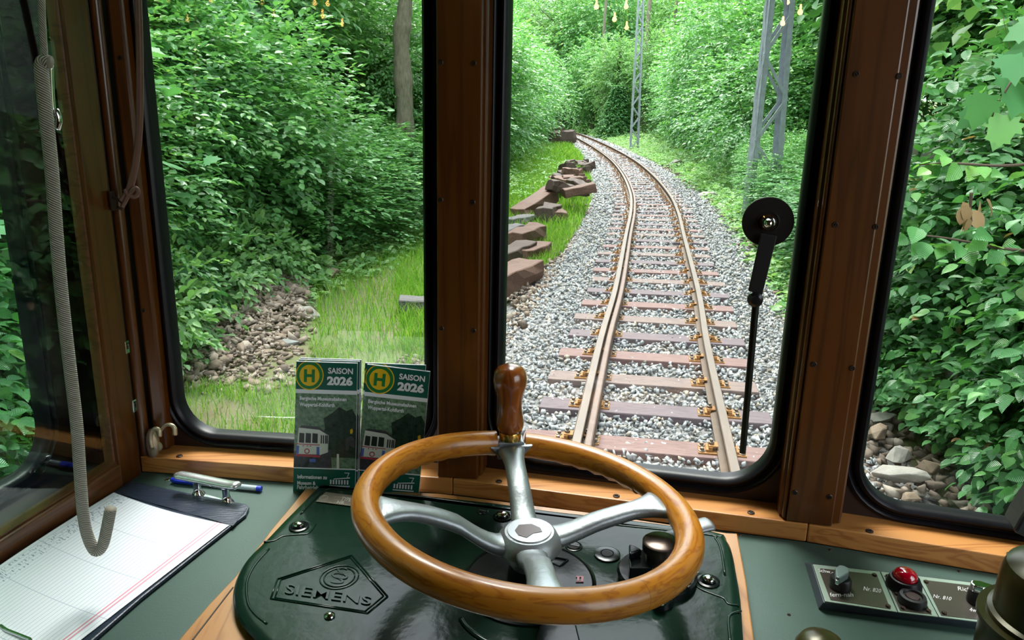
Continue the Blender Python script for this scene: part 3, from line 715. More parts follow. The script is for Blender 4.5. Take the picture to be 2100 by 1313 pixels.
m_ = MB(); q = [on_z(x, y, DZ+.011) for x, y in ((-30, 1290), (3, 1284), (14, 1293), (62, 1312), (70, 1330), (0, 1325))]
m_.tube([q[0], q[1], q[2], q[3], q[4]], .0022, 10); m_.build('wire_clip', CHR, cb, smooth=True)
# ruled sheet
PAPER = bpy.data.materials.new('ruled_log_paper'); PAPER.use_nodes = True; nt = PAPER.node_tree; b_ = nt.nodes['Principled BSDF']; b_.inputs['Roughness'].default_value = .6
uvn = nt.nodes.new('ShaderNodeUVMap'); sp = nt.nodes.new('ShaderNodeSeparateXYZ'); nt.links.new(uvn.outputs[0], sp.inputs[0])
def line(src, n, w, off=0.0):
    a = nt.nodes.new('ShaderNodeMath'); a.operation = 'MULTIPLY_ADD'; a.inputs[1].default_value = n; a.inputs[2].default_value = off; nt.links.new(sp.outputs[src], a.inputs[0])
    f = nt.nodes.new('ShaderNodeMath'); f.operation = 'FRACT'; nt.links.new(a.outputs[0], f.inputs[0])
    l = nt.nodes.new('ShaderNodeMath'); l.operation = 'LESS_THAN'; l.inputs[1].default_value = w; nt.links.new(f.outputs[0], l.inputs[0]); return l.outputs[0]
def mx(base, fac, col, k=1.0):
    m = nt.nodes.new('ShaderNodeMixRGB'); m.inputs[2].default_value = (*col, 1)
    g = nt.nodes.new('ShaderNodeMath'); g.operation = 'MULTIPLY'; g.inputs[1].default_value = k; nt.links.new(fac, g.inputs[0]); nt.links.new(g.outputs[0], m.inputs[0])
    if isinstance(base, tuple): m.inputs[1].default_value = (*base, 1)
    else: nt.links.new(base, m.inputs[1])
    return m.outputs[0]
cpp = mx((.90, .91, .97), line('X', 34, .12), (.38, .44, .66), .75)
cpp = mx(cpp, line('Y', 5, .014), (.45, .48, .62), .7)
def band(src, lo, hi):
    a = nt.nodes.new('ShaderNodeMath'); a.operation = 'GREATER_THAN'; a.inputs[1].default_value = lo; nt.links.new(sp.outputs[src], a.inputs[0])
    c_ = nt.nodes.new('ShaderNodeMath'); c_.operation = 'LESS_THAN'; c_.inputs[1].default_value = hi; nt.links.new(sp.outputs[src], c_.inputs[0])
    m = nt.nodes.new('ShaderNodeMath'); m.operation = 'MULTIPLY'; nt.links.new(a.outputs[0], m.inputs[0]); nt.links.new(c_.outputs[0], m.inputs[1]); return m.outputs[0]
cpp = mx(cpp, band('X', .905, .915), (.75, .2, .3), .9); cpp = mx(cpp, band('X', .93, .94), (.75, .2, .3), .9)
wr = nt.nodes.new('ShaderNodeTexNoise'); wr.inputs['Scale'].default_value = 34; mpp = nt.nodes.new('ShaderNodeMapping'); mpp.inputs['Scale'].default_value = (1, 3.5, 1); nt.links.new(uvn.outputs[0], mpp.inputs[0]); nt.links.new(mpp.outputs[0], wr.inputs['Vector'])
g = nt.nodes.new('ShaderNodeMath'); g.operation = 'GREATER_THAN'; g.inputs[1].default_value = .60; nt.links.new(wr.outputs['Fac'], g.inputs[0])
bnd = band('X', .04, .16); m = nt.nodes.new('ShaderNodeMath'); m.operation = 'MULTIPLY'; nt.links.new(g.outputs[0], m.inputs[0]); nt.links.new(bnd, m.inputs[1])
cpp = mx(cpp, m.outputs[0], (.22, .22, .35), .8)
nt.links.new(cpp, b_.inputs['Base Color'])
pc = [on_z(233, 1010, DZ+.0095), on_z(470, 1077, DZ+.0075), on_z(165, 1313, DZ+.0075), on_z(0, 1163, DZ+.0135)]
dl = (pc[3]-pc[0]); pL2 = pc[0]+dl*1.75; dr_ = pc[2]-pc[1]; pR2 = pc[1]+dr_*1.42; pL2.z = DZ+.012; pR2.z = DZ+.0075
m_ = MB(); nu, nv = 16, 20; vs = []; fs = []; uv = []
for j in range(nv+1):
    for i in range(nu+1):
        u = i/nu; v = j/nv; p = pc[0].lerp(pL2, v).lerp(pc[1].lerp(pR2, v), u)
        p = p + Vector((0, 0, .005*math.sin(math.pi*v)*(1-u)**2 - 0*u)) ; p -= (pc[1]-pc[0]).normalized()*0
        sag = -math.sin(math.pi*u)*.006*(1-v)
        p += (pc[0]-pL2).normalized()*sag
        vs.append(p)
for j in range(nv):
    for i in range(nu):
        k = j*(nu+1)+i; fs.append((k, k+1, k+nu+2, k+nu+1)); uv.append(((i/nu, j/nv), ((i+1)/nu, j/nv), ((i+1)/nu, (j+1)/nv), (i/nu, (j+1)/nv)))
m_.add(vs, fs, 0, uv); m_.add([p-Vector((0, 0, .0006)) for p in vs], [f[::-1] for f in fs], 0, uv)
o = m_.build('log_sheet', PAPER, smooth=True, recalc=False); tag(o, 'white ruled log sheet clipped on the dark blue clipboard', 'paper')

pen_ = thing('ballpoint_pen', on_z(450, 1000, DZ), 'clear ballpoint pen with blue ends lying behind the chrome bow handle', 'pen')
pa_, pb_ = on_z(352, 984, DZ+.0052), on_z(536, 1003, DZ+.0052); dv = (pb_-pa_)
CLR = mat('clear_plastic', (.50, .58, .66), .15, spec=.7); BLU = mat('blue_plastic', (.02, .05, .72), .3)
m_ = MB(); m_.tube([pa_+dv*.30, pb_-dv*.04], .0042, 12); m_.build('barrel', CLR, pen_, smooth=True, auto=40)
m_ = MB(); m_.tube([pa_, pa_+dv*.03, pa_+dv*.30], [.0035, .0052, .0050], 12); m_.build('cap', BLU, pen_, smooth=True, auto=40)
m_ = MB(); m_.box(pa_+dv*.17+Vector((0, -.0062, .002)), dv*.12, (0, .0008, 0), (0, 0, .0014)); m_.build('cap_clip', BLU, pen_, bevel=.0004)
m_ = MB(); m_.tube([pb_-dv*.045, pb_], [.0046, .0042], 12); m_.build('end_plug', BLU, pen_, smooth=True, auto=40)
cl = thing('chrome_bow_handle', on_z(430, 1020, DZ), 'chrome bow handle on two feet screwed to the green desk above the clipboard', 'handle')
f1, f2 = on_z(407, 1018, DZ+.0004), on_z(466, 1034, DZ+.0004)
UPZ = Vector((0, 0, 1))
m_ = MB(); dd = (f2-f1)
m_.prism([f1-dd*.18+Vector((0, .007, 0)), f2+dd*.18+Vector((0, .007, 0)), f2+dd*.24+Vector((0, -.006, 0)), f1-dd*.12+Vector((0, -.007, 0))], UPZ*.0028, 0)
m_.build('base_plate', CHR, cl, bevel=.0012)
for fp, xx in ((f1, 398), (f2, 457)):
    m_ = MB(); m_.lathe(fp, UPZ, [(.0115, 0), (.0105, .004), (.0065, .0085), (.0050, .016), (.0055, .026), (.0075, .031)], 20); m_.build('foot', CHR, cl, smooth=True)
m_ = MB(); top = [on_z(360, 974, DZ+.034), on_z(385, 978, DZ+.0335), on_z(430, 987, DZ+.032), on_z(470, 995, DZ+.032), on_z(490, 996, DZ+.034)]
pa = cr(top, 6); m_.tube(pa, [.006, .008]+[.0098]*(len(pa)-4)+[.008, .006], 14, flat=.55); m_.build('grip_bar', mat('satin_chrome', (.80, .82, .84), .24, metal=.85), cl, smooth=True)

# ------------------------------------------------------------------ cords
def spiral_bump(name, col, c2, n):
    m = mat(name, col, .7, var=0); nt = m.node_tree; b = nt.nodes['Principled BSDF']
    uvn = nt.nodes.new('ShaderNodeUVMap'); mp = nt.nodes.new('ShaderNodeMapping'); mp.inputs['Scale'].default_value = (n, 5, 1); nt.links.new(uvn.outputs[0], mp.inputs[0])
    ck = nt.nodes.new('ShaderNodeTexWave'); ck.bands_direction = 'DIAGONAL'; ck.inputs['Scale'].default_value = 1.0; nt.links.new(mp.outputs[0], ck.inputs[0])
    rp = nt.nodes.new('ShaderNodeValToRGB'); rp.color_ramp.elements[0].color = (*c2, 1); rp.color_ramp.elements[1].color = (*col, 1); rp.color_ramp.elements[0].position = .2; rp.color_ramp.elements[1].position = .6
    nt.links.new(ck.outputs['Fac'], rp.inputs[0]); nt.links.new(rp.outputs[0], b.inputs['Base Color'])
    bp = nt.nodes.new('ShaderNodeBump'); bp.inputs['Strength'].default_value = .8; bp.inputs['Distance'].default_value = .002; nt.links.new(ck.outputs['Fac'], bp.inputs['Height']); nt.links.new(bp.outputs[0], b.inputs['Normal'])
    return m
ROPE = spiral_bump('braided_grey_cord', (.80, .75, .67), (.26, .225, .18), 260)
rp_t = thing('bell_cord', on_y(195, 1137, .75), 'thick braided grey pull cord hanging down over the log sheet', 'cord')
YR = .75
pth = [(84, -120), (85, 0), (88, 70), (92, 128)]
m_ = MB(); m_.tube(cr([on_y(x, y, YR) for x, y in pth], 6), .0032, 12); m_.build('upper_cord', ROPE, rp_t, smooth=True)
pth = [(103, 128), (90, 126), (85, 142), (90, 200), (98, 270), (106, 350), (112, 430), (118, 510), (126, 600), (137, 700), (149, 800), (158, 880), (164, 970), (170, 1050), (180, 1100), (196, 1130), (210, 1120), (219, 1085), (227, 1044)]
pp = cr([on_y(x, y, YR+(0 if y > 200 else 0)) for x, y in pth], 5)
m_ = MB(); m_.tube(pp, .0064, 16); m_.build('sleeved_cord', ROPE, rp_t, smooth=True)
m_ = MB(); m_.tube(cr([on_y(x, y, YR+.012) for x, y in ((103, 128), (106, 200), (112, 260))], 5), .0030, 8); m_.tube(cr([on_y(x, y, YR+.012) for x, y in ((112, 225), (119, 245), (115, 264))], 4), .0042, 8)
m_.build('snap_hook', CHR, rp_t, smooth=True)
BRC = mat('brown_leather_cord', (.15, .065, .045), .45)
c2_ = thing('leather_cord', F[0].p(255, 405, .0), 'thin brown cord hanging beside the left window, tied to a wall hook', 'cord')
ydep = on_plane(262, 395, F[0].o, F[0].n).y-.012
pth = [(281, -120), (283, 0), (286, 90), (287, 190), (285, 270), (279, 330), (268, 380), (258, 402), (250, 412)]
m_ = MB(); m_.tube(cr([on_y(x, y, ydep) for x, y in pth], 6), .0048, 12); m_.build('cord', BRC, c2_, smooth=True)
m_ = MB(); m_.tube(cr([on_y(x, y, ydep-.004) for x, y in ((256, 388), (262, 398), (272, 404), (280, 402), (284, 394), (280, 386), (273, 388), (262, 404), (256, 416), (250, 424))], 4), .0030, 8); m_.build('knot', BRC, c2_, smooth=True)
hk = thing('cord_hook', F[0].p(250, 410, .0), 'small dark metal hook on the left corner post holding the brown cord', 'hook')
m_ = MB(); q = [on_y(x, y, ydep+.004) for x, y in ((229, 404), (240, 408), (250, 416), (254, 424), (248, 428), (240, 424))]; m_.tube(cr(q, 4), .0022, 8); m_.build('hook_wire', SCR, hk, smooth=True)
m_ = MB(); m_.box(on_y(231, 412, ydep+.008), (.002, 0, 0), (0, .006, 0), (0, 0, .014)); m_.build('back_plate', SCR, hk, bevel=.001)

# ------------------------------------------------------------------ window catch on the left sill
NB = mat('worn_nickel_brass', (.62, .52, .36), .38, metal=.75)
wc = thing('window_catch', on_z(315, 925, DZ+SH), 'worn nickel brass window catch with curled hook on the left sill end', 'catch')
q0 = F[0].p(318, 905, .012); 
m_ = MB(); rg = []
for k, (dx, w, h) in enumerate([(-.002, .008, .020), (.002, .0115, .0245), (.007, .0125, .026), (.012, .0105, .0235), (.014, .005, .017)]):
    rg.append([q0-F[0].n*(.0-dx)*-1 + F[0].h*(math.cos(a)*w*.85)+UPV*(math.sin(a)*h-.001) for a in np.linspace(0, 2*math.pi, 20, endpoint=False)])
m_.rings(rg, 0, cap=True); m_.build('catch_body', NB, wc, smooth=True)
m_ = MB(); m_.lathe(F[0].p(324, 915, .008), -F[0].n, [(.0085, 0), (.0085, .004), (.006, .005), (.0055, .004), (.0001, .0042)], 20); m_.build('pivot_screw', NB, wc, smooth=True, auto=40)
q = [(312, 920), (309, 900), (311, 886), (319, 879), (327, 884), (328, 895)]; m_ = MB(); m_.tube(cr([F[0].p(x, y, -.002) for x, y in q], 5), .0035, 10); m_.build('thumb_lever', NB, wc, smooth=True)
q = [(327, 892), (332, 880), (341, 872), (351, 872), (358, 879), (359, 892)]; m_ = MB(); pa = cr([F[0].p(x, y, .004) for x, y in q], 5); m_.tube(pa, [.0022+.0016*i/len(pa) for i in range(len(pa))], 10); m_.build('curled_hook', NB, wc, smooth=True)

# ------------------------------------------------------------------ hand wiper
wp = thing('hand_wiper', F[1].p(1575, 456, .044), 'hand operated wiper with black disc and arm on the centre window', 'windscreen wiper')
f = F[1]; c0 = f.p(1575, 456, .030); DSC = mat('black_enamel_disc', (.020, .018, .018), .22, coat=.4)
rd = (f.p(1629, 456, .030)-f.p(1521, 456, .030)).length/2
m_ = MB(); m_.lathe(c0+f.n*.012, -f.n, [(rd*.96, 0), (rd*.99, .001), (rd*.99, .004), (rd*.90, .0045), (rd*.90, .006), (rd*1.0, .0065), (rd, .0095), (rd*.97, .0105), (rd*.45, .0118), (rd*.44, .0125), (rd*.40, .0125), (rd*.39, .0112), (.0001, .0112)], 48); m_.build('disc', DSC, wp, smooth=True, auto=25)
m_ = MB(); m_.lathe(c0, -f.n, [(rd*.32, 0), (rd*.32, .0025), (rd*.25, .003), (rd*.25, .0065), (rd*.225, .010), (rd*.15, .0165), (rd*.07, .0185), (.0001, .0188)], 8 if False else 24); m_.build('dome_nut', CHR, wp, smooth=True, auto=50)
m_ = MB(); A1, A2, A3, A4 = f.p(1560, 478, .026), f.p(1593, 484, .026), f.p(1563, 604, .030), f.p(1534, 596, .030); m_.prism([A1, A2, A3, A4], -f.n*.004); m_.build('flat_arm', BLK, wp, bevel=.001)
m_ = MB(); m_.lathe(f.p(1548, 612, .034), -f.n, [(.0095, 0), (.0105, .003), (.0100, .009), (.006, .012), (.0055, .015), (.0001, .0155)], 20); m_.build('pivot', mat('gunmetal', (.06, .06, .065), .25, metal=.8), wp, smooth=True, auto=40)
m_ = MB(); m_.prism([f.p(1542, 625, .032), f.p(1557, 626, .032), f.p(1529, 930, .038), f.p(1516, 928, .038)], -f.n*.004); m_.prism([f.p(1549, 626, .029), f.p(1554, 626, .029), f.p(1527, 929, .035), f.p(1523, 929, .035)], -f.n*.004)
m_.build('blade_rod', mat('dark_steel_rod', (.045, .05, .045), .28, metal=.6), wp, bevel=.001)

# ------------------------------------------------------------------ switch panel on the right
sp_ = thing('switch_panel', on_z(1840, 1215, DZ), 'low switch panel with two knobs, red lamp and push button on the green desk', 'switch panel')
z0 = DZ+.0003; zt = DZ+.013
OB = [on_z(x, y, z0) for x, y in ((1649, 1153), (1678, 1250), (2120, 1306), (2120, 1209))]
OT = [on_z(x, y, zt) for x, y in ((1664, 1158), (1689, 1236), (2130, 1294), (2130, 1214))]
m_ = MB(); m_.rings([OB, [p.lerp(q_, .9) for p, q_ in zip(OB, OT)], OT], 0, cap=True); m_.build('housing', mat('dark_grey_housing', (.045, .055, .07), .35), sp_, bevel=.001)
def zq(pts, h): return [on_z(x, y, zt+h) for x, y in pts]
for pts in (((1667, 1159), (1804, 1174), (1840, 1257), (1692, 1235)), ((1806, 1174.3), (1880, 1183), (1924, 1267), (1842, 1257.3)), ((1882, 1183.3), (2125, 1213), (2125, 1292), (1926, 1267.3))):
    m_ = MB(); m_.prism(zq(pts, .0002), (0, 0, .0012)); fp = m_.build('face_frame', LGP, sp_, bevel=.0004)
plates = [((1678, 1166), (1798, 1179), (1826, 1250), (1703, 1231)), ((1813, 1181), (1874, 1188), (1911, 1261), (1846, 1253)), ((1894, 1190), (2110, 1216), (2110, 1283), (1930, 1263))]
for pts in plates: m_ = MB(); m_.prism(zq(pts, .0015), (0, 0, .0004)); m_.build('engraved_plate', BRNP, sp_)
HP = zt+.0019
for x, y in ((1793, 1180), (1821, 1244), (1821, 1182), (1839, 1219), (1852, 1248), (1904, 1254), (1899, 1194), (1936, 1258)):
    m_ = MB(); m_.lathe(on_z(x, y, HP), UPZ, [(.0028, 0), (.0028, .0012), (.002, .002), (.0001, .0021)], 14); m_.build('panel_screw', SCR, sp_, smooth=True, auto=40)
def knob(x, y, ang_, top, body):
    o = on_z(x, y, HP); m_ = MB(); m_.lathe(o, UPZ, [(.0125, 0), (.0130, .002), (.0120, .012), (.0105, .0135), (.0001, .0135)], 28); k_ = m_.build('rotary_switch', BLK, sp_, smooth=True, auto=40)
    m_ = MB(); d = Vector((math.cos(ang_), math.sin(ang_), 0)); e = Vector((-d.y, d.x, 0)); c_ = o+UPZ*.0136
    out = [c_+d*.018+e*.002, c_+d*.018-e*.002, c_-d*.000-e*.0075, c_-d*.009-e*.006, c_-d*.0115, c_-d*.009+e*.006, c_+e*.0075]
    m_.prism(out, UPZ*.010); m_.build('pointer_grip', body, k_, bevel=.0015)
    m_ = MB(); m_.box(c_+d*.0176+UPZ*.003, d*.0012, e*.0022, UPZ*.003); m_.build('pointer_tip', CHR, k_, bevel=.0008)
knob(1722, 1204, math.radians(232), None, ALUG); knob(2006, 1234, math.radians(-20), None, CHR)
o = on_z(1853, 1203, HP); m_ = MB(); m_.lathe(o, UPZ, [(.0200, 0), (.0195, .006), (.0165, .0125), (.0145, .0130), (.0140, .0115), (.0001, .0115)], 36); lb = m_.build('lamp_bezel', RUB, sp_, smooth=True, auto=40)
m_ = MB(); m_.lathe(o+UPZ*.0112, UPZ, [(.0137, 0), (.0135, .004), (.0115, .0085), (.0075, .0115), (.003, .0128), (.0001, .0130)], 32); m_.build('lamp_lens', REDL, lb, smooth=True)
o = on_z(1870, 1235, HP); m_ = MB(); m_.lathe(o, UPZ, [(.0155, 0), (.0155, .005), (.0140, .0090), (.0105, .0095), (.0095, .0070), (.0001, .0070)], 32); pb = m_.build('push_button', BLK, sp_, smooth=True, auto=40)
m_ = MB(); m_.lathe(o+UPZ*.0070, UPZ, [(.0080, 0), (.0070, .0015), (.0001, .0018)], 24); m_.build('button_face', mat('brown_button', (.06, .03, .03), .4), pb, smooth=True, auto=40)
m_ = MB()
def zt_(body, pts, b=.0): p = [on_z(x, y, HP+.0002) for x, y in pts]; quad_text(m_, body, *p, UPZ, 0, b)
zt_('Nr. 820', ((1771, 1211), (1806, 1216), (1808, 1208.5), (1772, 1203))); zt_('Nr. 810', ((1914, 1226), (1950, 1232), (1952, 1225), (1915, 1219)))
zt_('Schw.-', ((1679, 1173), (1709, 1177), (1708, 1170), (1678, 1166))); zt_('fern-nah', ((1703, 1224), (1750, 1224), (1749, 1215), (1701, 1216)))
zt_('Richt.', ((1965, 1211), (2000, 1215), (1999, 1207), (1964, 1203))); zt_('4w&r', ((1988, 1254), (2014, 1258), (2014, 1250), (1989, 1246)))
m_.build('engraved_lettering', WHITE, sp_)

# ------------------------------------------------------------------ brake valve, knob and black housing at the right edge
bv = thing('brake_valve', (.50, .575, DZ), 'olive bronze domed cylinder valve at the lower right corner of the desk', 'brake valve')
vc = Vector((.505, .575, DZ))
m_ = MB(); m_.lathe(vc, UPZ, [(.066, .0006), (.066, .020), (.058, .024), (.058, .100), (.062, .103), (.062, .108), (.0001, .108)], 48); m_.build('valve_body', OLIVE, bv, smooth=True, auto=35)
m_ = MB(); m_.lathe(vc+UPZ*.1085, UPZ, [(.054, 0), (.054, .004), (.050, .006), (.0495, .042), (.046, .054), (.036, .062), (.018, .066), (.0001, .067)], 48); m_.build('domed_cap', OLIVE, bv, smooth=True, auto=35)
lk = thing('lever_knob', on_z(1680, 1345, DZ), 'rounded brass brown knob rising at the bottom edge below the switch panel', 'knob')
lo_ = on_z(1680, 1352, DZ+.04); lo_.z = DZ
m_ = MB(); m_.lathe(lo_, UPZ, [(.008, .0006), (.008, .034), (.016, .040), (.0235, .047), (.0245, .054), (.020, .062), (.010, .0668), (.0001, .068)], 32); m_.build('knob_head', OLIVE, lk, smooth=True)
bx = thing('black_housing', on_z(2110, 1110, DZ), 'black rounded housing standing on the sill at the right picture edge', 'housing')
f = F[2]; m_ = MB(); a0, t_0 = f.px(2077, 1100, -.012)
m_.prism([f.pt(a0+.000, -.012, t_0+.002), f.pt(a0+.016, -.012, t_0-.004), f.pt(a0+.07, -.012, t_0-.004), f.pt(a0+.07, -.012, t_0+.10), f.pt(a0+.022, -.012, t_0+.08), f.pt(a0+.004, -.012, t_0+.02)], f.n*.045)
m_.build('housing_body', BLK, bx, bevel=.004); m_ = MB(); m_.box(f.pt(a0+.05, .012, (t_0+SH)/2), f.h*.01, f.n*.008, UPV*((t_0-SH)/2-.002)); m_.build('bracket', BLK, bx)

# ------------------------------------------------------------------ warm lamps of the saloon, mirrored in the windscreen
WARM = mat('warm_bulb', (1, .7, .4), .4, emit=(1, .50, .14), es=22)
gp0, gn = F[1].pt(0, .060, 0), F[1].n
for k, (x, y) in enumerate(((1223, 14), (1284, 14), (1260, 40), (1285, 57), (1605, 48), (1641, 25), (1615, 5))):
    d = ray(x, y).normalized(); hit = CAM+d*((gp0-CAM).dot(gn)/d.dot(gn)); rf = d-gn*2*d.dot(gn)
    dist = (2.0, 2.35, 2.2, 2.5, 2.3, 2.1, 2.6)[k]; p = hit+rf*dist
    t = thing('ceiling_bulb', p, 'warm filament bulb under the saloon ceiling behind the driver', 'lamp', 'saloon bulbs')
    m_ = MB(); m_.lathe(p-UPZ*.024, UPZ, [(.0001, .014), (.007, .017), (.010, .024), (.007, .031), (.004, .036), (.004, .05)], 20); m_.build('bulb', WARM, t, smooth=True)
    m_ = MB(); m_.tube([p+UPZ*.026, Vector((p.x, p.y, CEIL-.001))], .0095, 12); m_.build('holder', BRASS, t, smooth=True, auto=40)
#OUTDOORS
# ------------------------------------------------------------------ outdoors: track line
GZ = -.27                                             # ground beside the ballast
TC = [(-.25, -6), (-.10, -2), (.15, .5), (.55, 2.4), (.93, 4.4), (1.40, 6.9), (1.84, 9.05), (2.56, 13), (3.2, 16.5), (3.76, 20.3), (4.4, 26.4), (4.93, 34), (5.3, 45), (5.45, 57), (5.35, 68), (4.6, 80), (2.2, 91), (-2.5, 99), (-9, 104)]
tcl = cr([(x, y, 0) for x, y in TC], 12)
arc = [0.0]
for a, b in zip(tcl, tcl[1:]): arc.append(arc[-1]+(b-a).length)
tx_ = np.array([p.x for p in tcl]); ty_ = np.array([p.y for p in tcl]); ta = np.array(arc)
def track(s):
    x = np.interp(s, ta, tx_); y = np.interp(s, ta, ty_); e = .3
    d = Vector((np.interp(s+e, ta, tx_)-np.interp(s-e, ta, tx_), np.interp(s+e, ta, ty_)-np.interp(s-e, ta, ty_), 0)).normalized()
    return Vector((x, y, 0)), d, Vector((d.y, -d.x, 0))
def s_at_y(y): return float(np.interp(y, ty_[:200], ta[:200]))
STOT = arc[-1]
RUST = mat('rust_web', (.12, .055, .03), .7, var=.3, vscale=20)
RHEAD = mat('rail_head_steel', (.20, .155, .13), .5, metal=.2, var=.25, vscale=12, stretch=(1, .1, 1))
RFOOT = mat('rusty_foot', (.15, .105, .075), .75, var=.25, vscale=15)
def rail(side, label):
    rg = []; rh = []
    prof = [(-.062, -.140), (.062, -.140), (.062, -.128), (.012, -.112), (.009, -.045), (.032, -.036), (.0335, -.008)]
    profL = [(-x, z) for x, z in prof[2:]][::-1]
    full = prof[:2]+prof[2:]+[(.028, 0), (-.028, 0)]+profL
    s = 0.0; pts = []
    while s < STOT-.5:
        p, d, n = track(s); c = p+n*(side*.515); rg.append([c+n*x+Vector((0, 0, z)) for x, z in full]); s += .5 if s < 30 else 1.0
    m_ = MB(); m_.rings(rg, 0, cap=True)
    N = len(full); k = 0
    for fi, f_ in enumerate(m_.f):
        if len(f_) == 4:
            j = f_[0] % N; a, b = full[j], full[(j+1) % N]
            zz = (a[1]+b[1])/2; m_.m[fi] = 1 if zz > -.020 else (2 if zz < -.118 else 0)
    o = m_.build('rail', [RUST, RHEAD, RFOOT]); tag(o, label, 'rail', 'rails of the track'); return o
rail(-1, 'left rusty steel rail of the curving railway track'); rail(1, 'right rusty steel rail of the curving railway track')
rg = []; s = 1.0
while s < s_at_y(47):
    p, d, n = track(s); c = p-n*(.515-.078); rg.append([c+n*x+Vector((0, 0, z)) for x, z in ((-.020, -.125), (.030, -.125), (.030, .004), (.022, .010), (-.012, .010), (-.020, .004))]); s += .5
m_ = MB(); m_.rings(rg, 0, cap=True)
tag(m_.build('check_rail', mat('pinkish_rust_steel', (.22, .15, .125), .6, var=.3, vscale=9)), 'pinkish check rail running close inside the left rail', 'check rail')
def slp_mat(name, c1, c2): return wood_mat(name, c1, c2, (1.2, 16, 8), rough=.75, coat=0, scale=2.5, detail=6)
SLM = [slp_mat('reddish_sleeper_wood', (.21, .125, .115), (.14, .080, .075)), slp_mat('purplish_sleeper_wood', (.15, .112, .125), (.10, .072, .082)), slp_mat('greyed_sleeper_wood', (.21, .150, .135), (.13, .095, .09))]
FRU = mat('orange_rust_fitting', (.40, .19, .055), .7, var=.45, vscale=60); BST = mat('grey_bolt_steel', (.20, .17, .14), .5, metal=.6)
def fastening_mb(cx):
    m_ = MB()
    m_.box((cx, 0, .006), (.165, 0, 0), (0, .075, 0), (0, 0, .006), 0)
    for s_ in (-1, 1):
        m_.box((cx+s_*.080, 0, .028), (.014, 0, 0), (0, .050, 0), (0, 0, .016), 0)
        m_.box((cx+s_*.062, 0, .046), (.032, 0, 0), (0, .040, 0), (0, 0, .006), 0)
        m_.box((cx+s_*.100, 0, .020), (.012, 0, 0), (0, .055, 0), (0, 0, .009), 0)
        m_.lathe((cx+s_*.074, 0, .052), (0, 0, 1), [(.020, 0), (.020, .016), (.012, .018), (.012, .036), (.0001, .037)], 6, 1)
        for e in (-.042, .042): m_.lathe((cx+s_*.138, e, .012), (0, 0, 1), [(.024, 0), (.024, .006), (.014, .008), (.014, .026), (.0001, .028)], 8, 1)
    return m_
slp0 = []
for v in range(3):
    t = thing('railway_sleeper', (0, 0, -.152), '', 'sleeper', 'wooden sleepers of the track')
    m_ = MB(); L2 = .92; rn = random.Random(v)
    m_.box((0, 0, -.151-.06), (L2, 0, 0), (0, .120, 0), (0, 0, .06)); b_ = m_.build('timber', SLM[v], t, bevel=.010)
    for cx in (-.515, .515):
        q = fastening_mb(cx); q.v = [(x, y, z-.152) for x, y, z in q.v]; q.build('rail_fastening', [FRU, BST], t)
    slp0.append(t)
s_first = s_at_y(4.84); SP = .665; first = True; used_p = set(); k = -3
ordl = {0: 'nearest reddish wooden sleeper visible across the track, just beyond the wheel', 1: 'second nearest wooden sleeper of the track, broad reddish plank', 2: 'third nearest wooden sleeper crossing beneath both rails', 3: 'fourth nearest wooden sleeper, with a pale worn patch', 4: 'fifth nearest wooden sleeper of the curving track'}
while s_first+k*SP < STOT-3:
    s = s_first+k*SP; p, d, n = track(s); v = (k*7+3) % 3 if k > 2 else (k+3) % 3
    if v in used_p: t = copy_tree(slp0[v])
    else: t = slp0[v]; used_p.add(v)
    t.location = (p.x+n.x*random.uniform(-.03, .03), p.y, -.152); t.rotation_euler = (0, 0, math.atan2(n.y, n.x)+random.uniform(-.012, .012))
    if k in ordl: t['label'] = ordl[k]
    elif k < 0: t['label'] = 'wooden sleeper of the track under the front of the tram, hidden by the sill'
    elif k < 25: t['label'] = 'wooden sleeper of the straight middle stretch of track in grey gravel'
    else: t['label'] = 'distant wooden sleeper of the curving track far ahead'
    k += 1

# ------------------------------------------------------------------ stones
def hull(seed, n=10, flat=.7):
    r = np.random.default_rng(seed); bm = bmesh.new()
    for p in r.normal(size=(n, 3)):
        p = p/np.linalg.norm(p)*r.uniform(.75, 1.0); bm.verts.new((p[0]*1.15, p[1]*.9, p[2]*flat))
    res = bmesh.ops.convex_hull(bm, input=bm.verts)
    for v in [v for v in bm.verts if not v.link_faces]: bm.verts.remove(v)
    bm.normal_update(); bm.verts.index_update(); bm.verts.ensure_lookup_table()
    V = np.array([v.co[:] for v in bm.verts]); F_ = np.array([[v.index for v in f.verts] for f in bm.faces]); bm.free(); return V, F_
HULLS = [hull(i, 7+i % 3, .75) for i in range(12)]
def rotm(r, n, tilt=1.0):
    q = r.normal(size=(n, 4)); q[:, 1:3] *= tilt; q /= np.linalg.norm(q, axis=1)[:, None]; w, x, y, z = q.T
    return np.stack([1-2*(y*y+z*z), 2*(x*y-z*w), 2*(x*z+y*w), 2*(x*y+z*w), 1-2*(x*x+z*z), 2*(y*z-x*w), 2*(x*z-y*w), 2*(y*z+x*w), 1-2*(x*x+y*y)], 1).reshape(n, 3, 3)
def fast_mesh(name, V, loops, starts, m, tint=None, uv=None, smooth=False):
    me = bpy.data.meshes.new(name); me.vertices.add(len(V)); me.vertices.foreach_set('co', np.asarray(V, np.float32).ravel())
    me.loops.add(len(loops)); me.loops.foreach_set('vertex_index', np.asarray(loops, np.int32)); me.polygons.add(len(starts)); me.polygons.foreach_set('loop_start', np.asarray(starts, np.int32))
    if tint is not None:
        a = me.attributes.new('tint', 'FLOAT', 'FACE'); a.data.foreach_set('value', np.asarray(tint, np.float32))
    if uv is not None:
        l = me.uv_layers.new(name='UVMap'); l.data.foreach_set('uv', np.asarray(uv, np.float32).ravel())
    me.update(calc_edges=True); me.validate()
    if smooth: me.polygons.foreach_set('use_smooth', [True]*len(me.polygons))
    me.materials.append(m); return me
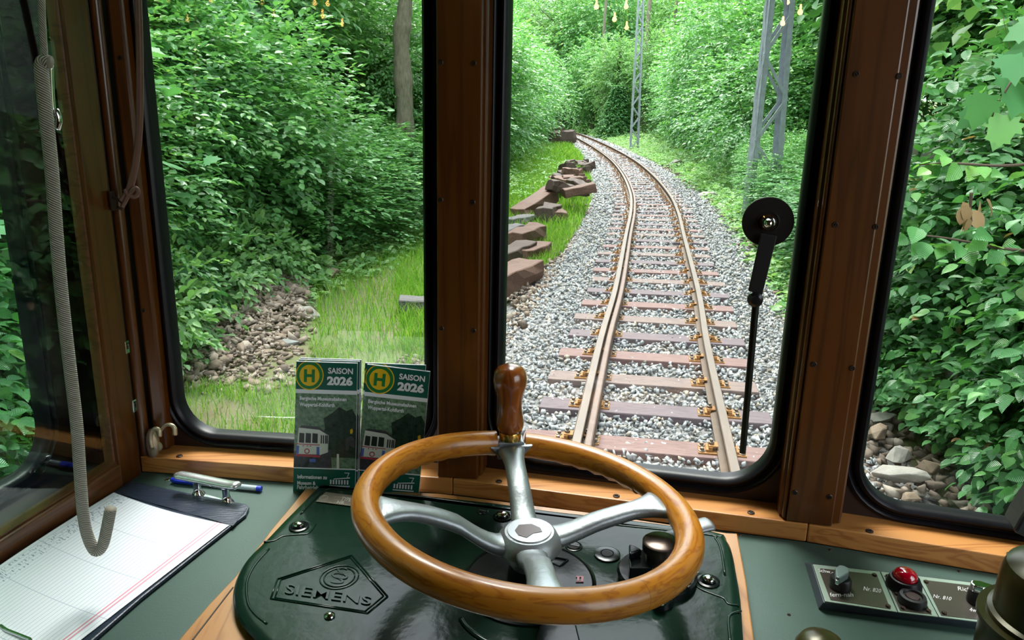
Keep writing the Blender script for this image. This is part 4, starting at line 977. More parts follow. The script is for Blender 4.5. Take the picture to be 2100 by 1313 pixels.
def scatter(name, pos, size, m, seed=1, flat=1.0, tint=None):
    r = np.random.default_rng(seed); pos = np.asarray(pos); n = len(pos); size = np.broadcast_to(size, (n,)); k = r.integers(0, len(HULLS), n); Rm = rotm(r, n)
    Vs = []; Ls = []; St = []; Ti = []; vo = 0; lo = 0; tn = r.uniform(0, 1, n) if tint is None else tint
    for h, (HV, HF) in enumerate(HULLS):
        idx = np.where(k == h)[0]
        if not len(idx): continue
        P = np.einsum('nij,vj->nvi', Rm[idx], HV)*size[idx][:, None, None]; P[:, :, 2] *= flat; P += pos[idx][:, None, :]
        nv = len(HV); Vs.append(P.reshape(-1, 3)); f = (HF[None]+(np.arange(len(idx))*nv)[:, None, None]+vo).reshape(-1)
        Ls.append(f); nf = len(HF)*len(idx); St.append(np.arange(nf)*3+lo); Ti.append(np.repeat(tn[idx], len(HF))); vo += nv*len(idx); lo += nf*3
    me = fast_mesh(name, np.concatenate(Vs), np.concatenate(Ls), np.concatenate(St), m, np.concatenate(Ti))
    o = bpy.data.objects.new(name, me); COL.objects.link(o); return o
def tint_mat(name, stops, rough=.8, bump=0, bscale=40, trans=0, spec=.4, veins=False, sheen=None):
    m = bpy.data.materials.new(name); m.use_nodes = True; nt = m.node_tree; b = nt.nodes['Principled BSDF']; b.inputs['Roughness'].default_value = rough; b.inputs['Specular IOR Level'].default_value = spec
    at = nt.nodes.new('ShaderNodeAttribute'); at.attribute_name = 'tint'; rp = nt.nodes.new('ShaderNodeValToRGB'); nt.links.new(at.outputs['Fac'], rp.inputs[0])
    while len(rp.color_ramp.elements) < len(stops): rp.color_ramp.elements.new(.5)
    for e, (p, c) in zip(rp.color_ramp.elements, stops): e.position = p; e.color = (*c, 1)
    out = rp.outputs[0]
    if veins:
        uvn = nt.nodes.new('ShaderNodeUVMap'); sp = nt.nodes.new('ShaderNodeSeparateXYZ'); nt.links.new(uvn.outputs[0], sp.inputs[0])
        ab = nt.nodes.new('ShaderNodeMath'); ab.operation = 'ABSOLUTE'; nt.links.new(sp.outputs['Y'], ab.inputs[0])
        ma = nt.nodes.new('ShaderNodeMath'); ma.operation = 'MULTIPLY_ADD'; ma.inputs[1].default_value = -9; nt.links.new(ab.outputs[0], ma.inputs[0])
        m2 = nt.nodes.new('ShaderNodeMath'); m2.operation = 'MULTIPLY'; m2.inputs[1].default_value = 11; nt.links.new(sp.outputs['X'], m2.inputs[0]); nt.links.new(m2.outputs[0], ma.inputs[2])
        fr = nt.nodes.new('ShaderNodeMath'); fr.operation = 'PINGPONG'; fr.inputs[1].default_value = .5; nt.links.new(ma.outputs[0], fr.inputs[0])
        bp = nt.nodes.new('ShaderNodeBump'); bp.inputs['Strength'].default_value = .9; bp.inputs['Distance'].default_value = .004; nt.links.new(fr.outputs[0], bp.inputs['Height']); nt.links.new(bp.outputs[0], b.inputs['Normal'])
    if bump:
        tc = nt.nodes.new('ShaderNodeTexCoord'); nz = nt.nodes.new('ShaderNodeTexNoise'); nz.inputs['Scale'].default_value = bscale; nt.links.new(tc.outputs['Object'], nz.inputs['Vector'])
        bp = nt.nodes.new('ShaderNodeBump'); bp.inputs['Strength'].default_value = bump; bp.inputs['Distance'].default_value = .01; nt.links.new(nz.outputs['Fac'], bp.inputs['Height']); nt.links.new(bp.outputs[0], b.inputs['Normal'])
    nt.links.new(out, b.inputs['Base Color'])
    if trans:
        tr = nt.nodes.new('ShaderNodeBsdfTranslucent'); mxs = nt.nodes.new('ShaderNodeMixShader'); mxs.inputs[0].default_value = trans
        mc = nt.nodes.new('ShaderNodeMixRGB'); mc.blend_type = 'MULTIPLY'; mc.inputs[0].default_value = 1; mc.inputs[2].default_value = (1.1, 1.25, .6, 1); nt.links.new(out, mc.inputs[1]); nt.links.new(mc.outputs[0], tr.inputs[0])
        nt.links.new(b.outputs[0], mxs.inputs[1]); nt.links.new(tr.outputs[0], mxs.inputs[2]); nt.links.new(mxs.outputs[0], nt.nodes['Material Output'].inputs[0])
    return m
STONE = tint_mat('ballast_stone', [(0, (0.218, 0.230, 0.247)), (.45, (0.333, 0.345, 0.356)), (.8, (0.460, 0.460, 0.460)), (1, (0.391, 0.333, 0.253))], .75, bump=.4, bscale=60)
RUBB = tint_mat('rubble_stone', [(0, (.13, .10, .08)), (.5, (.25, .19, .145)), (1, (.36, .31, .26))], .85, bump=.4, bscale=40)
ROCKM = mat('pale_rock', (.44, .41, .365), .85, var=.45, vscale=6, bump=.6, bscale=14, bdist=.02)
ROCKB = mat('brown_rock', (.30, .22, .155), .85, var=.45, vscale=6, bump=.6, bscale=14, bdist=.02)
r = RNG
def zone(n, y0, y1, w0, w1):
    s0, s1 = s_at_y(y0), s_at_y(y1); s = r.uniform(s0, s1, n); w = r.uniform(w0, w1, n)
    x = np.interp(s, ta, tx_); y = np.interp(s, ta, ty_); dx = np.interp(s+.3, ta, tx_)-np.interp(s-.3, ta, tx_); dy = np.interp(s+.3, ta, ty_)-np.interp(s-.3, ta, ty_); L = np.hypot(dx, dy)
    return x+dy/L*w, y-dx/L*w, w
def ballast_z(w):
    a = np.abs(w); return np.where(a < 1.05, -.205, -.205-(a-1.05)*.16)
pos = []; siz = []
for n, y0, y1, sz in ((15000, 2.2, 9, .031), (9500, 9, 17, .036), (7000, 17, 32, .05), (4500, 32, 70, .08)):
    x, y, w = zone(n, y0, y1, -1.75, 1.62); z = ballast_z(w)+r.uniform(-.006, .036, n)+(.007 if y0 > 8 else 0); pos.append(np.stack([x, y, z], 1)); siz.append(sz*r.uniform(.6, 1.35, n))
o = scatter('ballast_gravel', np.concatenate(pos), np.concatenate(siz), STONE, 3); tag(o, 'grey crushed stone ballast around the sleepers and rails', 'gravel', kind='stuff')
# ballast bed under the loose stones
BED = mat('gravel_bed', (.24, .235, .23), .9, var=.5, vscale=22, bump=1.0, bscale=26, bdist=.03)
rg = []; s = 0
while s < STOT-1:
    p, d, n = track(s); rg.append([p+n*w+Vector((0, 0, z)) for w, z in ((-2.1, GZ-.12), (-1.75, GZ-.03), (-1.1, -.215), (1.1, -.215), (1.65, GZ-.03), (2.0, GZ-.12))]); s += .8
m_ = MB(); m_.rings(rg, 0, closed=False); struct(m_.build('ballast_bed', BED, smooth=True))

# ------------------------------------------------------------------ ground
LL = [(-3.9, -8), (-4.1, 5), (-4.1, 6.8), (-4.0, 8.6), (-3.75, 9.9), (-3.1, 11.3), (-2.6, 13.3), (-2.2, 15), (-2.0, 20), (-1.4, 27), (-.2, 36), (1.2, 48), (3.0, 62), (3.4, 75)]
RL = [(3.0, -8), (3.0, 2), (3.0, 4), (3.35, 5.5), (3.9, 7.5), (4.9, 12), (6.8, 21), (9.2, 38), (11, 50), (13, 70)]
def Lx(y): return float(np.interp(y, [q[1] for q in LL], [q[0] for q in LL]))
def Rx(y): return float(np.interp(y, [q[1] for q in RL], [q[0] for q in RL]))
GRD = mat('soil_and_moss', (.10, .17, .045), .95, var=1, vscale=.9, vcol=(.16, .12, .075), bump=.5, bscale=8, bdist=.05)
xs = np.concatenate([np.linspace(-60, -8, 14), np.linspace(-7, 14, 64), np.linspace(15, 70, 14)]); ys = np.concatenate([np.linspace(-25, -3, 6), np.linspace(-2, 40, 90), np.linspace(42, 130, 30)])
m_ = MB(); vs = []
for y in ys:
    for x in xs:
        p_, d_, n_ = track(s_at_y(min(max(y, -5), 70))); w = abs((x-p_.x)*n_.x)
        h = GZ+.03*math.sin(x*2.1+y)+.03*math.sin(y*1.7-x*.6)
        if w < 2.0: h = GZ-.10
        lx = Lx(y); rx = Rx(y)
        if x < lx: h += min(2.5, (lx-x)*.16)
        if x > rx: h += min(3.0, (x-rx)*.14)
        vs.append((x, y, h))
nx = len(xs); m_.add(vs, [(j*nx+i, j*nx+i+1, (j+1)*nx+i+1, (j+1)*nx+i) for j in range(len(ys)-1) for i in range(nx-1)])
struct(m_.build('ground', GRD, smooth=True))
def gz(x, y):
    h = GZ; lx = Lx(y); rx = Rx(y)
    if x < lx: h += min(2.5, (lx-x)*.16)
    if x > rx: h += min(3.0, (x-rx)*.14)
    return h

# ------------------------------------------------------------------ grass
GRS = tint_mat('grass_blades', [(0, (.10, .24, .025)), (.5, (.20, .42, .045)), (.88, (.33, .52, .09)), (1, (.48, .42, .20))], .55, trans=.35)
def grass(P, h, w, seed=5):
    r = np.random.default_rng(seed); n = len(P); a = r.uniform(0, 2*math.pi, n); ln = r.uniform(.1, .7, n)*h; b = r.uniform(0, 2*math.pi, n)
    sd = np.stack([np.cos(a), np.sin(a), np.zeros(n)], 1)*w[:, None]; le = np.stack([np.cos(b)*ln, np.sin(b)*ln, np.zeros(n)], 1)
    up = np.zeros((n, 3)); up[:, 2] = h
    V = np.stack([P-sd, P+sd, P+sd*.7+le*.35+up*.6, P-sd*.7+le*.35+up*.6, P+le+up*.95], 1).reshape(-1, 3)
    b5 = np.arange(n)[:, None]*5; loops = (b5+np.array([0, 1, 2, 3, 3, 2, 4])).ravel(); st = np.stack([np.arange(n)*7, np.arange(n)*7+4], 1).ravel()
    return V, loops, st, np.repeat(r.uniform(0, 1, n)**1.3, 2)
def in_strip(n, y0, y1, patchy=0.0):
    out = []; 
    while len(out) < n:
        y = r.uniform(y0, y1); p_, d_, n_ = track(s_at_y(y)); x = r.uniform(Lx(y)-.3, p_.x-(1.6+.75*max(0, min(1, (12.5-y)/4))))
        if patchy and math.sin(x*3.1+y*1.3)+math.sin(y*2.3-x*1.9) < r.uniform(-2.5, 2.5)*0+patchy-1.2 and r.uniform() < .75: continue
        if -4.3 < x < -1.9 and 6.3 < y < 9.9 and r.uniform() < .93 and x < -1.9-(9.9-y)*.0-(y-6.3)*.22: continue
        if y < 11.5 and x < -1.1-(y-7)*.18 and r.uniform() < .72: continue
        out.append((x, y, GZ-.01))
    return np.array(out)
P = np.concatenate([in_strip(9000, 4.6, 7.5, .9), in_strip(26000, 7.5, 15, .0), in_strip(20000, 15, 34), in_strip(8000, 34, 66)])
hh = np.concatenate([r.uniform(.06, .17, 9000), r.uniform(.10, .26, 26000), r.uniform(.14, .34, 20000), r.uniform(.2, .5, 8000)])
ww = np.concatenate([np.full(9000, .0035), np.full(26000, .0050), np.full(20000, .010), np.full(8000, .03)])
V, lo, st, ti = grass(P, hh, ww); me = fast_mesh('grass', V, lo, st, GRS, ti); o = bpy.data.objects.new('grass', me); COL.objects.link(o); tag(o, 'bright green grass strip between the bushes and the gravel', 'grass', kind='stuff')

# ------------------------------------------------------------------ rubble and rocks
pts = []; sz = []
for _ in range(3600):
    a = r.uniform(); y = 6.3+3.6*a+r.normal()*.15; x = -3.75+r.uniform()*(1.75-(y-6.3)*.26)+r.normal()*.12; c = max(0, 1-abs(x+3.1-(y-8)*-.15)/1.0); hgt = c*.30*max(0, min(1, (y-6.2)/2.2))
    pts.append((x, y, GZ+hgt+r.uniform(-.02, .03))); sz.append(r.uniform(.018, .055) if r.uniform() < .88 else r.uniform(.06, .11))
for _ in range(420):   # scattered edge stones by the gravel at the left and far verge
    y = r.uniform(5.5, 34); p_, d_, n_ = track(s_at_y(y)); sd = -1 if r.uniform() < .55 else 1; w = sd*r.uniform(1.5, 2.05); q = p_+n_*w; pts.append((q.x, q.y, GZ+r.uniform(-.02, .04))); sz.append(r.uniform(.04, .12))
for _ in range(1500):   # brown stones between the gravel and the grass
    y = 4.2+10*r.uniform()**1.3; p_, d_, n_ = track(s_at_y(y)); w = -1.5-r.uniform()*(.25+.85*max(0, min(1, (13.5-y)/5))); q = p_+n_*w; pts.append((q.x, q.y, GZ+r.uniform(-.015, .035))); sz.append(r.uniform(.025, .07))
for _ in range(520):   # small slide of stones below the bushes
    y = r.uniform(9.6, 13.8); x = Lx(y)+r.normal()*.22+.1; pts.append((x, y, GZ+r.uniform(-.02, .10))); sz.append(r.uniform(.03, .10))
for _ in range(420):
    y = r.uniform(3.2, 6.2); x = 2.45+r.uniform(0, .75); pts.append((x, y, GZ+r.uniform(-.03, .06))); sz.append(r.uniform(.03, .085))
o = scatter('rubble_stones', pts, np.array(sz), RUBB, 8, .8); tag(o, 'brown broken rubble stones heaped below the left bushes and along the verge', 'rubble', kind='stuff')
def rock(px, py, z, size, label, m, seed, rz=0, flat=.6, dz=.0):
    V, F_ = hull(seed+50, 16, 1.0); p = on_z(px, py, z); m_ = MB(); c_, s_ = math.cos(rz), math.sin(rz); vs = []
    for x, y, zz in V: x, y, zz = x*size[0], y*size[1], zz*size[2]; vs.append((p.x+x*c_-y*s_, p.y+x*s_+y*c_, z+zz+size[2]*.55+dz))
    m_.add(vs, [tuple(int(i) for i in f) for f in F_]); o = m_.build('rock', m, bevel=.006, seg=1); return tag(o, label, 'rock')
rock(628, 655, GZ, (.23, .13, .12), 'pale grey angular boulder at the right edge of the rubble heap', ROCKM, 1, .5)
rock(603, 632, GZ, (.24, .12, .10), 'tan slab tilted behind the pale boulder of the rubble heap', mat('tan_rock', (.36, .32, .27), .85, var=.4, vscale=6, bump=.5, bscale=14, bdist=.02), 2, .3)
rock(544, 628, GZ+.15, (.20, .12, .08), 'flat brown slab lying on top of the rubble heap', ROCKB, 3, 0)
rock(592, 716, GZ, (.16, .09, .08), 'grey blue pointed stone at the lower right of the rubble heap', mat('bluish_rock', (.27, .28, .27), .8, var=.4, vscale=6, bump=.5, bscale=14, bdist=.02), 4, .2)
rock(545, 735, GZ, (.12, .09, .07), 'brown squat stone at the bottom of the rubble heap', ROCKB, 5, .8)
rock(686, 575, GZ, (.24, .12, .13), 'dark upright stone beside the grass under the bush', ROCKB, 6, 2.4)
rock(815, 506, GZ, (.24, .16, .12), 'grey brown stone at the top of the grass strip under the bushes', ROCKB, 7, .2)
rock(1846, 985, GZ+.04, (.18, .10, .075), 'large pale grey flat rock beside the gravel in the right window', ROCKM, 11, -.15)
rock(1840, 945, GZ+.03, (.12, .09, .075), 'squarish tan rock behind the large pale rock', ROCKM, 12, .4)
rock(1797, 905, GZ+.03, (.13, .10, .10), 'brown angular rock at the left edge of the right window', ROCKB, 13, .9)
rock(1806, 862, GZ+.05, (.17, .12, .035), 'thin tan slab lying highest among the rocks in the right window', ROCKM, 14, .2)
rock(1868, 1030, GZ, (.07, .06, .05), 'small reddish stone in front of the large pale rock', ROCKB, 15, .2)
rock(1905, 975, GZ, (.11, .09, .08), 'brown stone half under the leaves right of the pale rock', ROCKB, 16, .2)
rock(1452, 404, GZ, (.35, .25, .16), 'tan stone on the right verge of the gravel beyond the wiper', ROCKM, 17, .2)
rock(1390, 345, GZ, (.6, .4, .25), 'flat grey stones on the right verge where the track bends', ROCKM, 18, .4)

# old timber blocks along the left of the track
OLDW = [slp_mat('old_tarred_timber', (.095, .062, .050), (.050, .034, .030)), slp_mat('grey_old_timber', (.13, .12, .12), (.07, .065, .07)), slp_mat('red_brown_old_timber', (.16, .085, .06), (.085, .048, .038))]
def block(px, py, dims, rz, label, m=0, z=0, tilt=0, group=None, seed=0):
    dims = (dims[0]*1.15, dims[1]*1.3, dims[2]*1.35)
    p = on_z(px, py, GZ+z); p.z = GZ+z; rn = random.Random(seed+int(px*7+py)); m_ = MB(); n = 5; rg = []
    M = Matrix.Rotation(rz, 3, 'Z') @ Matrix.Rotation(tilt, 3, 'Y')
    for i in range(n):
        x = (i/(n-1)-.5)*2*dims[0]+rn.uniform(-.05, .05)*dims[0]; row = []
        for sy, sz_ in ((-1, -1), (-.2, -1.05), (1, -1), (1.05, .1), (1, 1), (.1, 1.08), (-1, 1), (-1.06, 0)):
            row.append(p+M @ Vector((x, sy*dims[1]*rn.uniform(.74, 1.12), sz_*dims[2]*rn.uniform(.72, 1.12)))+Vector((0, 0, dims[2]+abs(math.sin(tilt))*dims[0]*.6)))
        rg.append(row)
    m_.rings(rg, 0, cap=True); o = m_.build('timber_block', OLDW[m], bevel=.012, seg=1); return tag(o, label, 'timber block', group)
G_ = 'old sleeper blocks beside the track'
block(1098, 442, (.85, .15, .13), 1.12, 'long reddish old timber block sloping in the grass left of the track', 2, .02, -.15)
block(1064, 466, (.40, .14, .09), .95, 'grey ended timber block lying left of the sloping reddish one', 1, 0)
block(1124, 456, (.45, .16, .14), 1.35, 'short dark split timber block right of the sloping reddish one', 0, 0)
block(1146, 455, (.30, .12, .10), 1.7, 'small brown timber stub beside the gravel edge', 2, 0)
block(1042, 500, (.35, .14, .12), 1.1, 'grey timber block cut off by the centre window edge', 1, .05)
block(1078, 508, (.55, .15, .13), 1.2, 'thick brown split timber block in the middle left heap', 2, .03)
block(1052, 545, (.50, .15, .12), 1.15, 'brown timber block lying lowest in the middle left heap', 0, 0)
block(1090, 535, (.45, .13, .10), 1.1, 'short brown timber block at the right of the middle left heap', 2, 0)
block(1050, 590, (.50, .16, .12), 1.1, 'nearest brown timber block at the left edge of the centre window', 2, 0)
block(872, 640, (.28, .12, .075), .12, 'dark timber block in the grass beside the left window edge', 1, 0)
rn = random.Random(4)
for k in range(44):
    u = rn.random(); px = 1162+rn.uniform(-30, 26)+u*22; py = 402-u*62+rn.uniform(-8, 6)
    o = block(px, py, (rn.uniform(.16, .36), rn.uniform(.08, .14), rn.uniform(.07, .12)), rn.uniform(0, 3), 'dark old timber block of the heap left of the bend', rn.choice((0, 0, 2, 0)), rn.choice((0, 0, .22, .42)) if abs(px-1165) < 25 else 0, rn.uniform(-.3, .3), 'heap of old sleeper blocks left of the bend', k)
for k, (px, py) in enumerate(((1150, 300), (1156, 297), (1128, 278), (1135, 286))):
    block(px, py, (.7, .35, .35), k*.8, ['dark stump of timber in the grass before the far bend', 'brown timber piece beside the dark stump before the far bend', 'farthest dark timber log at the left of the bend', 'small log in front of the farthest log at the bend'][k], 0, 0)
# ------------------------------------------------------------------ foliage
LT = {}
LT['simple'] = (np.array([(0, 0, 0), (.38, .30, .07), (.72, .24, .05), (1, 0, -.10), (.72, -.24, .05), (.38, -.30, .07)]), [(0, 1, 2, 3), (0, 3, 4, 5)])
_mid = [(0, 0, 0), (.28, 0, -.01), (.55, 0, -.03), (.80, 0, -.09), (1, 0, -.17)]
_lf = [(.12, .20, .04), (.34, .33, .06), (.58, .31, .04), (.80, .19, -.02)]
LT['ovate'] = (np.array(_mid+_lf+[(x, -y, z) for x, y, z in _lf]), [(0, 1, 6, 5), (1, 2, 7, 6), (2, 3, 8, 7), (3, 4, 8), (0, 9, 10, 1), (1, 10, 11, 2), (2, 11, 12, 3), (3, 12, 4)])
_m = [(0, 0), (.02, .14), (-.05, .34), (.12, .32), (.12, .55), (.26, .44), (.40, .52), (.42, .34), (.62, .30), (.72, .34), (.74, .18), (1.0, 0)]
_mm = _m+[(x, -y) for x, y in _m[1:-1][::-1]]
LT['maple'] = (np.array([(.28, 0, .0)]+[(x, y, -.22*(x*x+y*y)*.6+.05*abs(y)) for x, y in _mm]), [(0, i+1, (i+1) % len(_mm)+1) for i in range(len(_mm))])
def leaves(name, P, A, U, S, tmpl, m, tint, uv=False):
    """P base, A axis, U up normal, S size arrays -> mesh"""
    TV, TF = LT[tmpl]; n = len(P)
    A = A/np.linalg.norm(A, axis=1)[:, None]; B = np.cross(U, A); B /= (np.linalg.norm(B, axis=1)[:, None]+1e-9); N = np.cross(A, B)
    V = P[:, None, :]+S[:, None, None]*(TV[None, :, 0:1]*A[:, None, :]+TV[None, :, 1:2]*B[:, None, :]+TV[None, :, 2:3]*N[:, None, :])
    nv = len(TV); fl_ = np.concatenate([np.array(f) for f in TF]); ln = np.array([len(f) for f in TF]); st0 = np.concatenate([[0], np.cumsum(ln)[:-1]]); T = ln.sum()
    loops = (np.arange(n)[:, None]*nv+fl_).ravel(); st = (np.arange(n)[:, None]*T+st0).ravel()
    uvs = np.tile(TV[fl_][:, :2], (n, 1)) if uv else None
    return fast_mesh(name, V.reshape(-1, 3), loops, st, m, np.repeat(tint, len(TF)), uvs)
def sprays(r, C, D, k, ls, spread=.9, droop=.25, flatn=.35, tvar=.18, zt=None):
    """C spray origins, D directions: k leaves alternate along each twig, held in flat layers"""
    n = len(C); D = D.copy(); D[:, 2] = D[:, 2]*.5-.05; D += r.normal(size=(n, 3))*.25; D /= np.linalg.norm(D, axis=1)[:, None]
    side = np.cross(D, [0, 0, 1.0]); side /= (np.linalg.norm(side, axis=1)[:, None]+1e-9)
    j = np.arange(k); sg = np.where(j % 2, 1, -1)
    L = ls*k*.42
    P = C[:, None, :]+D[:, None, :]*(j/k*L)[None, :, None]; P[:, :, 2] -= (droop*L*(j/k)**2)[None, :]
    P = P+r.normal(size=P.shape)*ls*.12
    fw = (j/(k-1))**2
    A = D[:, None, :]*(.45+fw[None, :, None]*1.0)+side[:, None, :]*(sg*(1-fw*.8))[None, :, None]*spread+r.normal(size=(n, k, 3))*.22; A[:, :, 2] -= .18
    U = np.zeros((n, k, 3)); U[:, :, 2] = 1; U = U+r.normal(size=(n, k, 3))*flatn+D[:, None, :]*.30
    S = ls*r.uniform(.65, 1.15, (n, k))
    base_t = r.uniform(.15, .75, n) if zt is None else zt
    T = np.clip(base_t[:, None]+r.normal(size=(n, k))*tvar, 0, 1)
    return P.reshape(-1, 3), A.reshape(-1, 3), U.reshape(-1, 3), S.ravel(), T.ravel()
def blob(r, n, rad, cz, inner=.55, lumps=7):
    """spray origins over a lumpy crown standing on the ground"""
    lc = r.normal(size=(lumps, 3)); lc /= np.linalg.norm(lc, axis=1)[:, None]; lc *= np.array(rad)*.45; lr = r.uniform(.45, .75, lumps)
    q = r.normal(size=(n, 3)); q /= np.linalg.norm(q, axis=1)[:, None]; k = r.integers(0, lumps, n)
    rr_ = (inner+(1-inner)*r.uniform(0, 1, n)**.6)
    C = lc[k]+q*np.array(rad)*lr[k][:, None]*rr_[:, None]*1.1; D = q.copy()
    C[:, 2] += cz; low = C[:, 2] < .15
    if cz > .2: C[low, 2] = r.uniform(.15, cz, low.sum())
    return C, D
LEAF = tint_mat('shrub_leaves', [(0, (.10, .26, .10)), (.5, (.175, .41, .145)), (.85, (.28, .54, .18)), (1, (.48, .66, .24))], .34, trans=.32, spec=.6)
LEAFN = tint_mat('hornbeam_leaves', [(0, (.060, .200, .070)), (.55, (.100, .300, .090)), (.93, (.190, .450, .110)), (.975, (.32, .52, .12)), (1, (.48, .28, .14))], .36, trans=.28, spec=.6, veins=True)
LEAFM = tint_mat('maple_leaves', [(0, (.08, .24, .10)), (.6, (.12, .33, .13)), (1, (.20, .44, .14))], .42, trans=.35, spec=.5)
LEAFP = tint_mat('haze_paled_leaves', [(0, (.12, .26, .10)), (.5, (.20, .39, .15)), (1, (.36, .55, .24))], .5, trans=.35)  # distance haze put into the colour as paler, muted greens
LEAFD = tint_mat('dark_tree_leaves', [(0, (.055, .16, .055)), (.6, (.10, .27, .085)), (1, (.18, .40, .12))], .5, trans=.25)
BARK = mat('grey_bark', (.27, .23, .175), .9, var=.6, vscale=16, stretch=(1, 1, .35), vcol=(.10, .10, .06), bump=1, bscale=30, bdist=.02)
TWIG = mat('dark_twigs', (.09, .06, .04), .8)
def twigs(r, rad, cz, n, th=.010, h0=0):
    m_ = MB()
    for i in range(n):
        a = r.uniform(0, 6.28); e = Vector((math.cos(a)*rad[0]*.75, math.sin(a)*rad[1]*.75, cz+rad[2]*r.uniform(-.2, .8))); s_ = Vector((math.cos(a)*.15, math.sin(a)*.15, -.3))
        mid = s_.lerp(e, .5)+Vector((r.normal()*.15, r.normal()*.15, .3)); m_.tube(cr([s_, mid, e], 4), [th*(1-.85*k/8) for k in range(9)], 5)
    return m_
def make_shrub(seed, n, k, ls, rad, cz, m, tmpl='simple', uv=False, name='leafy_shrub', label='', group=None, tw=9, lumps=7, inner=.55):
    r = np.random.default_rng(seed); C, D = blob(r, n, rad, cz, inner, lumps)
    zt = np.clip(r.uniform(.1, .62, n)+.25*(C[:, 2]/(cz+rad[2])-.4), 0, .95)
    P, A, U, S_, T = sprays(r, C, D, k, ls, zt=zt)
    t = thing(name, (0, 0, 0), label, 'shrub', group)
    me = leaves('foliage', P, A, U, S_, tmpl, m, T, uv); o = bpy.data.objects.new('foliage', me); COL.objects.link(o); o.parent = t
    q = twigs(r, rad, cz, tw); q.build('branches', TWIG, t, smooth=True); return t
def make_tree(seed, n, k, ls, rad, cz, m, h, tr, name='forest_tree', label='', group=None):
    r = np.random.default_rng(seed); C, D = blob(r, n, rad, cz, .5, 12); P, A, U, S_, T = sprays(r, C, D, k, ls)
    t = thing(name, (0, 0, 0), label, 'tree', group)
    me = leaves('foliage', P, A, U, S_, 'simple', m, T); o = bpy.data.objects.new('foliage', me); COL.objects.link(o); o.parent = t
    q = MB(); q.tube(cr([(0, 0, -.5), (.1, .05, h*.35), (-.05, .1, h*.7), (0, 0, h)], 4), [tr*(1-.7*i/12) for i in range(13)], 10)
    q.build('trunk', BARK, t, smooth=True)
    q = MB()
    for i in range(9):
        a = r.uniform(0, 6.28); z = r.uniform(.35, .85)*h; L = r.uniform(.5, .85)*rad[0]
        q.tube([(0, 0, z), (math.cos(a)*L*.5, math.sin(a)*L*.5, z+.5), (math.cos(a)*L, math.sin(a)*L, z+1.2)], [tr*.35, tr*.22, tr*.08], 6)
    q.build('branches', BARK, t, smooth=True); return t
protos = {}
def put(key, x, y, sc_=(1, 1, 1), rz=None, label=None, group=None, name=None, z=None):
    t0, used = protos[key]
    t = copy_tree(t0) if used else t0; protos[key][1] = True
    t.location = (x, y, (gz(x, y)-.05) if z is None else z); t.rotation_euler = (0, 0, random.uniform(0, 6.28) if rz is None else rz)
    t.scale = sc_
    t['label'] = label
    if group: t['group'] = group
    return t
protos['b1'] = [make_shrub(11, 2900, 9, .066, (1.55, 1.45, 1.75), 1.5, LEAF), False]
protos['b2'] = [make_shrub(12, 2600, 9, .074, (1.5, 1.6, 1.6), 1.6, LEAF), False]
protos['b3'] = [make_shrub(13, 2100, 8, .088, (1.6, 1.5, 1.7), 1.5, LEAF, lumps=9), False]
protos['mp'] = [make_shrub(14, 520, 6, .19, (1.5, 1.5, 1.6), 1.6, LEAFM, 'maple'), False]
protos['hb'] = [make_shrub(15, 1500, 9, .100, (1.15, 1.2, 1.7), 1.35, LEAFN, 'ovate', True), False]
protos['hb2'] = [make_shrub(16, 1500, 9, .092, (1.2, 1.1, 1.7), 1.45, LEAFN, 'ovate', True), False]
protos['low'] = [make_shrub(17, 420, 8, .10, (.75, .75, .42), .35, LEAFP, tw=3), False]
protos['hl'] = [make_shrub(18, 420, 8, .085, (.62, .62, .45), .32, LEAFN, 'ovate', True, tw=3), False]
protos['t1'] = [make_tree(21, 2100, 9, .22, (3.3, 3.3, 5.2), 6.0, LEAFP, 10, .20), False]
protos['t2'] = [make_tree(22, 2100, 9, .22, (3.4, 3.2, 5.4), 6.0, LEAF, 10.5, .22), False]
protos['t3'] = [make_tree(23, 2100, 9, .20, (3.2, 3.4, 5.0), 5.6, LEAFD, 10, .20), False]
rn = random.Random(31)
# left bank bushes
GL = 'bushes along the left bank'
i = 0
y = 3.0
while y < 60:
    x = Lx(y); big = 1.0+min(1.2, y/28)
    hz = .98 if y < 11.2 else (.62/big if y < 21.5 else .95)
    sx = big*rn.uniform(.9, 1.1)
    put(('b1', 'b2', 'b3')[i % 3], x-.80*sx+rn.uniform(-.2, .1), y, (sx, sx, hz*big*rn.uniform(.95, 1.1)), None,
        ['dense green bush on the left bank behind the rubble heap', 'leafy green bush of the left bank hedge beside the grass strip'][y > 10.5] if y < 30 else 'green bush of the left bank near the bend of the track', GL); i += 1
    y += 1.35*sx
for k, (x, y) in enumerate(((-4.4, 4.2), (-4.9, 6.6), (-5.6, 9.2), (-5.2, 11.6))):
    put('mp', x, y, (1.15, 1.15, 1.25), None, 'broad leaved maple bush rising behind the left bank hedge', 'maple bushes on the left bank', z=gz(x, y)+.1)
for k, (x, y, s_) in enumerate(((-6.2, 4.5, 1.5), (-6.6, 7.5, 1.6), (-7.0, 10.5, 1.8), (-6.8, 13.5, 1.7), (-7.5, 16, 1.8), (-6.5, 21, 1.9), (-8, 2, 1.7))):
    put(('b2', 'b1', 'b3')[k % 3], x, y, (s_, s_, s_*1.12), None, 'tall green bush of the second row behind the left bank', 'second row of bushes on the left')
# beside the left cab window; unseen rearward rows added to dim the windscreen reflection
for k, (x, y) in enumerate(((-3.1, 1.4), (-3.3, 2.9), (-3.0, -.4), (-3.2, -1.9), (-3.1, -3.3), (-4.3, .6), (-4.4, -1.2), (-4.5, -2.8))):
    put(('hb', 'hb2')[k % 2], x, y, (1, 1, 1.15) if k < 5 else (1.4, 1.4, 1.6), None, 'green bush close outside the left side window of the cab', 'bushes outside the left cab window')
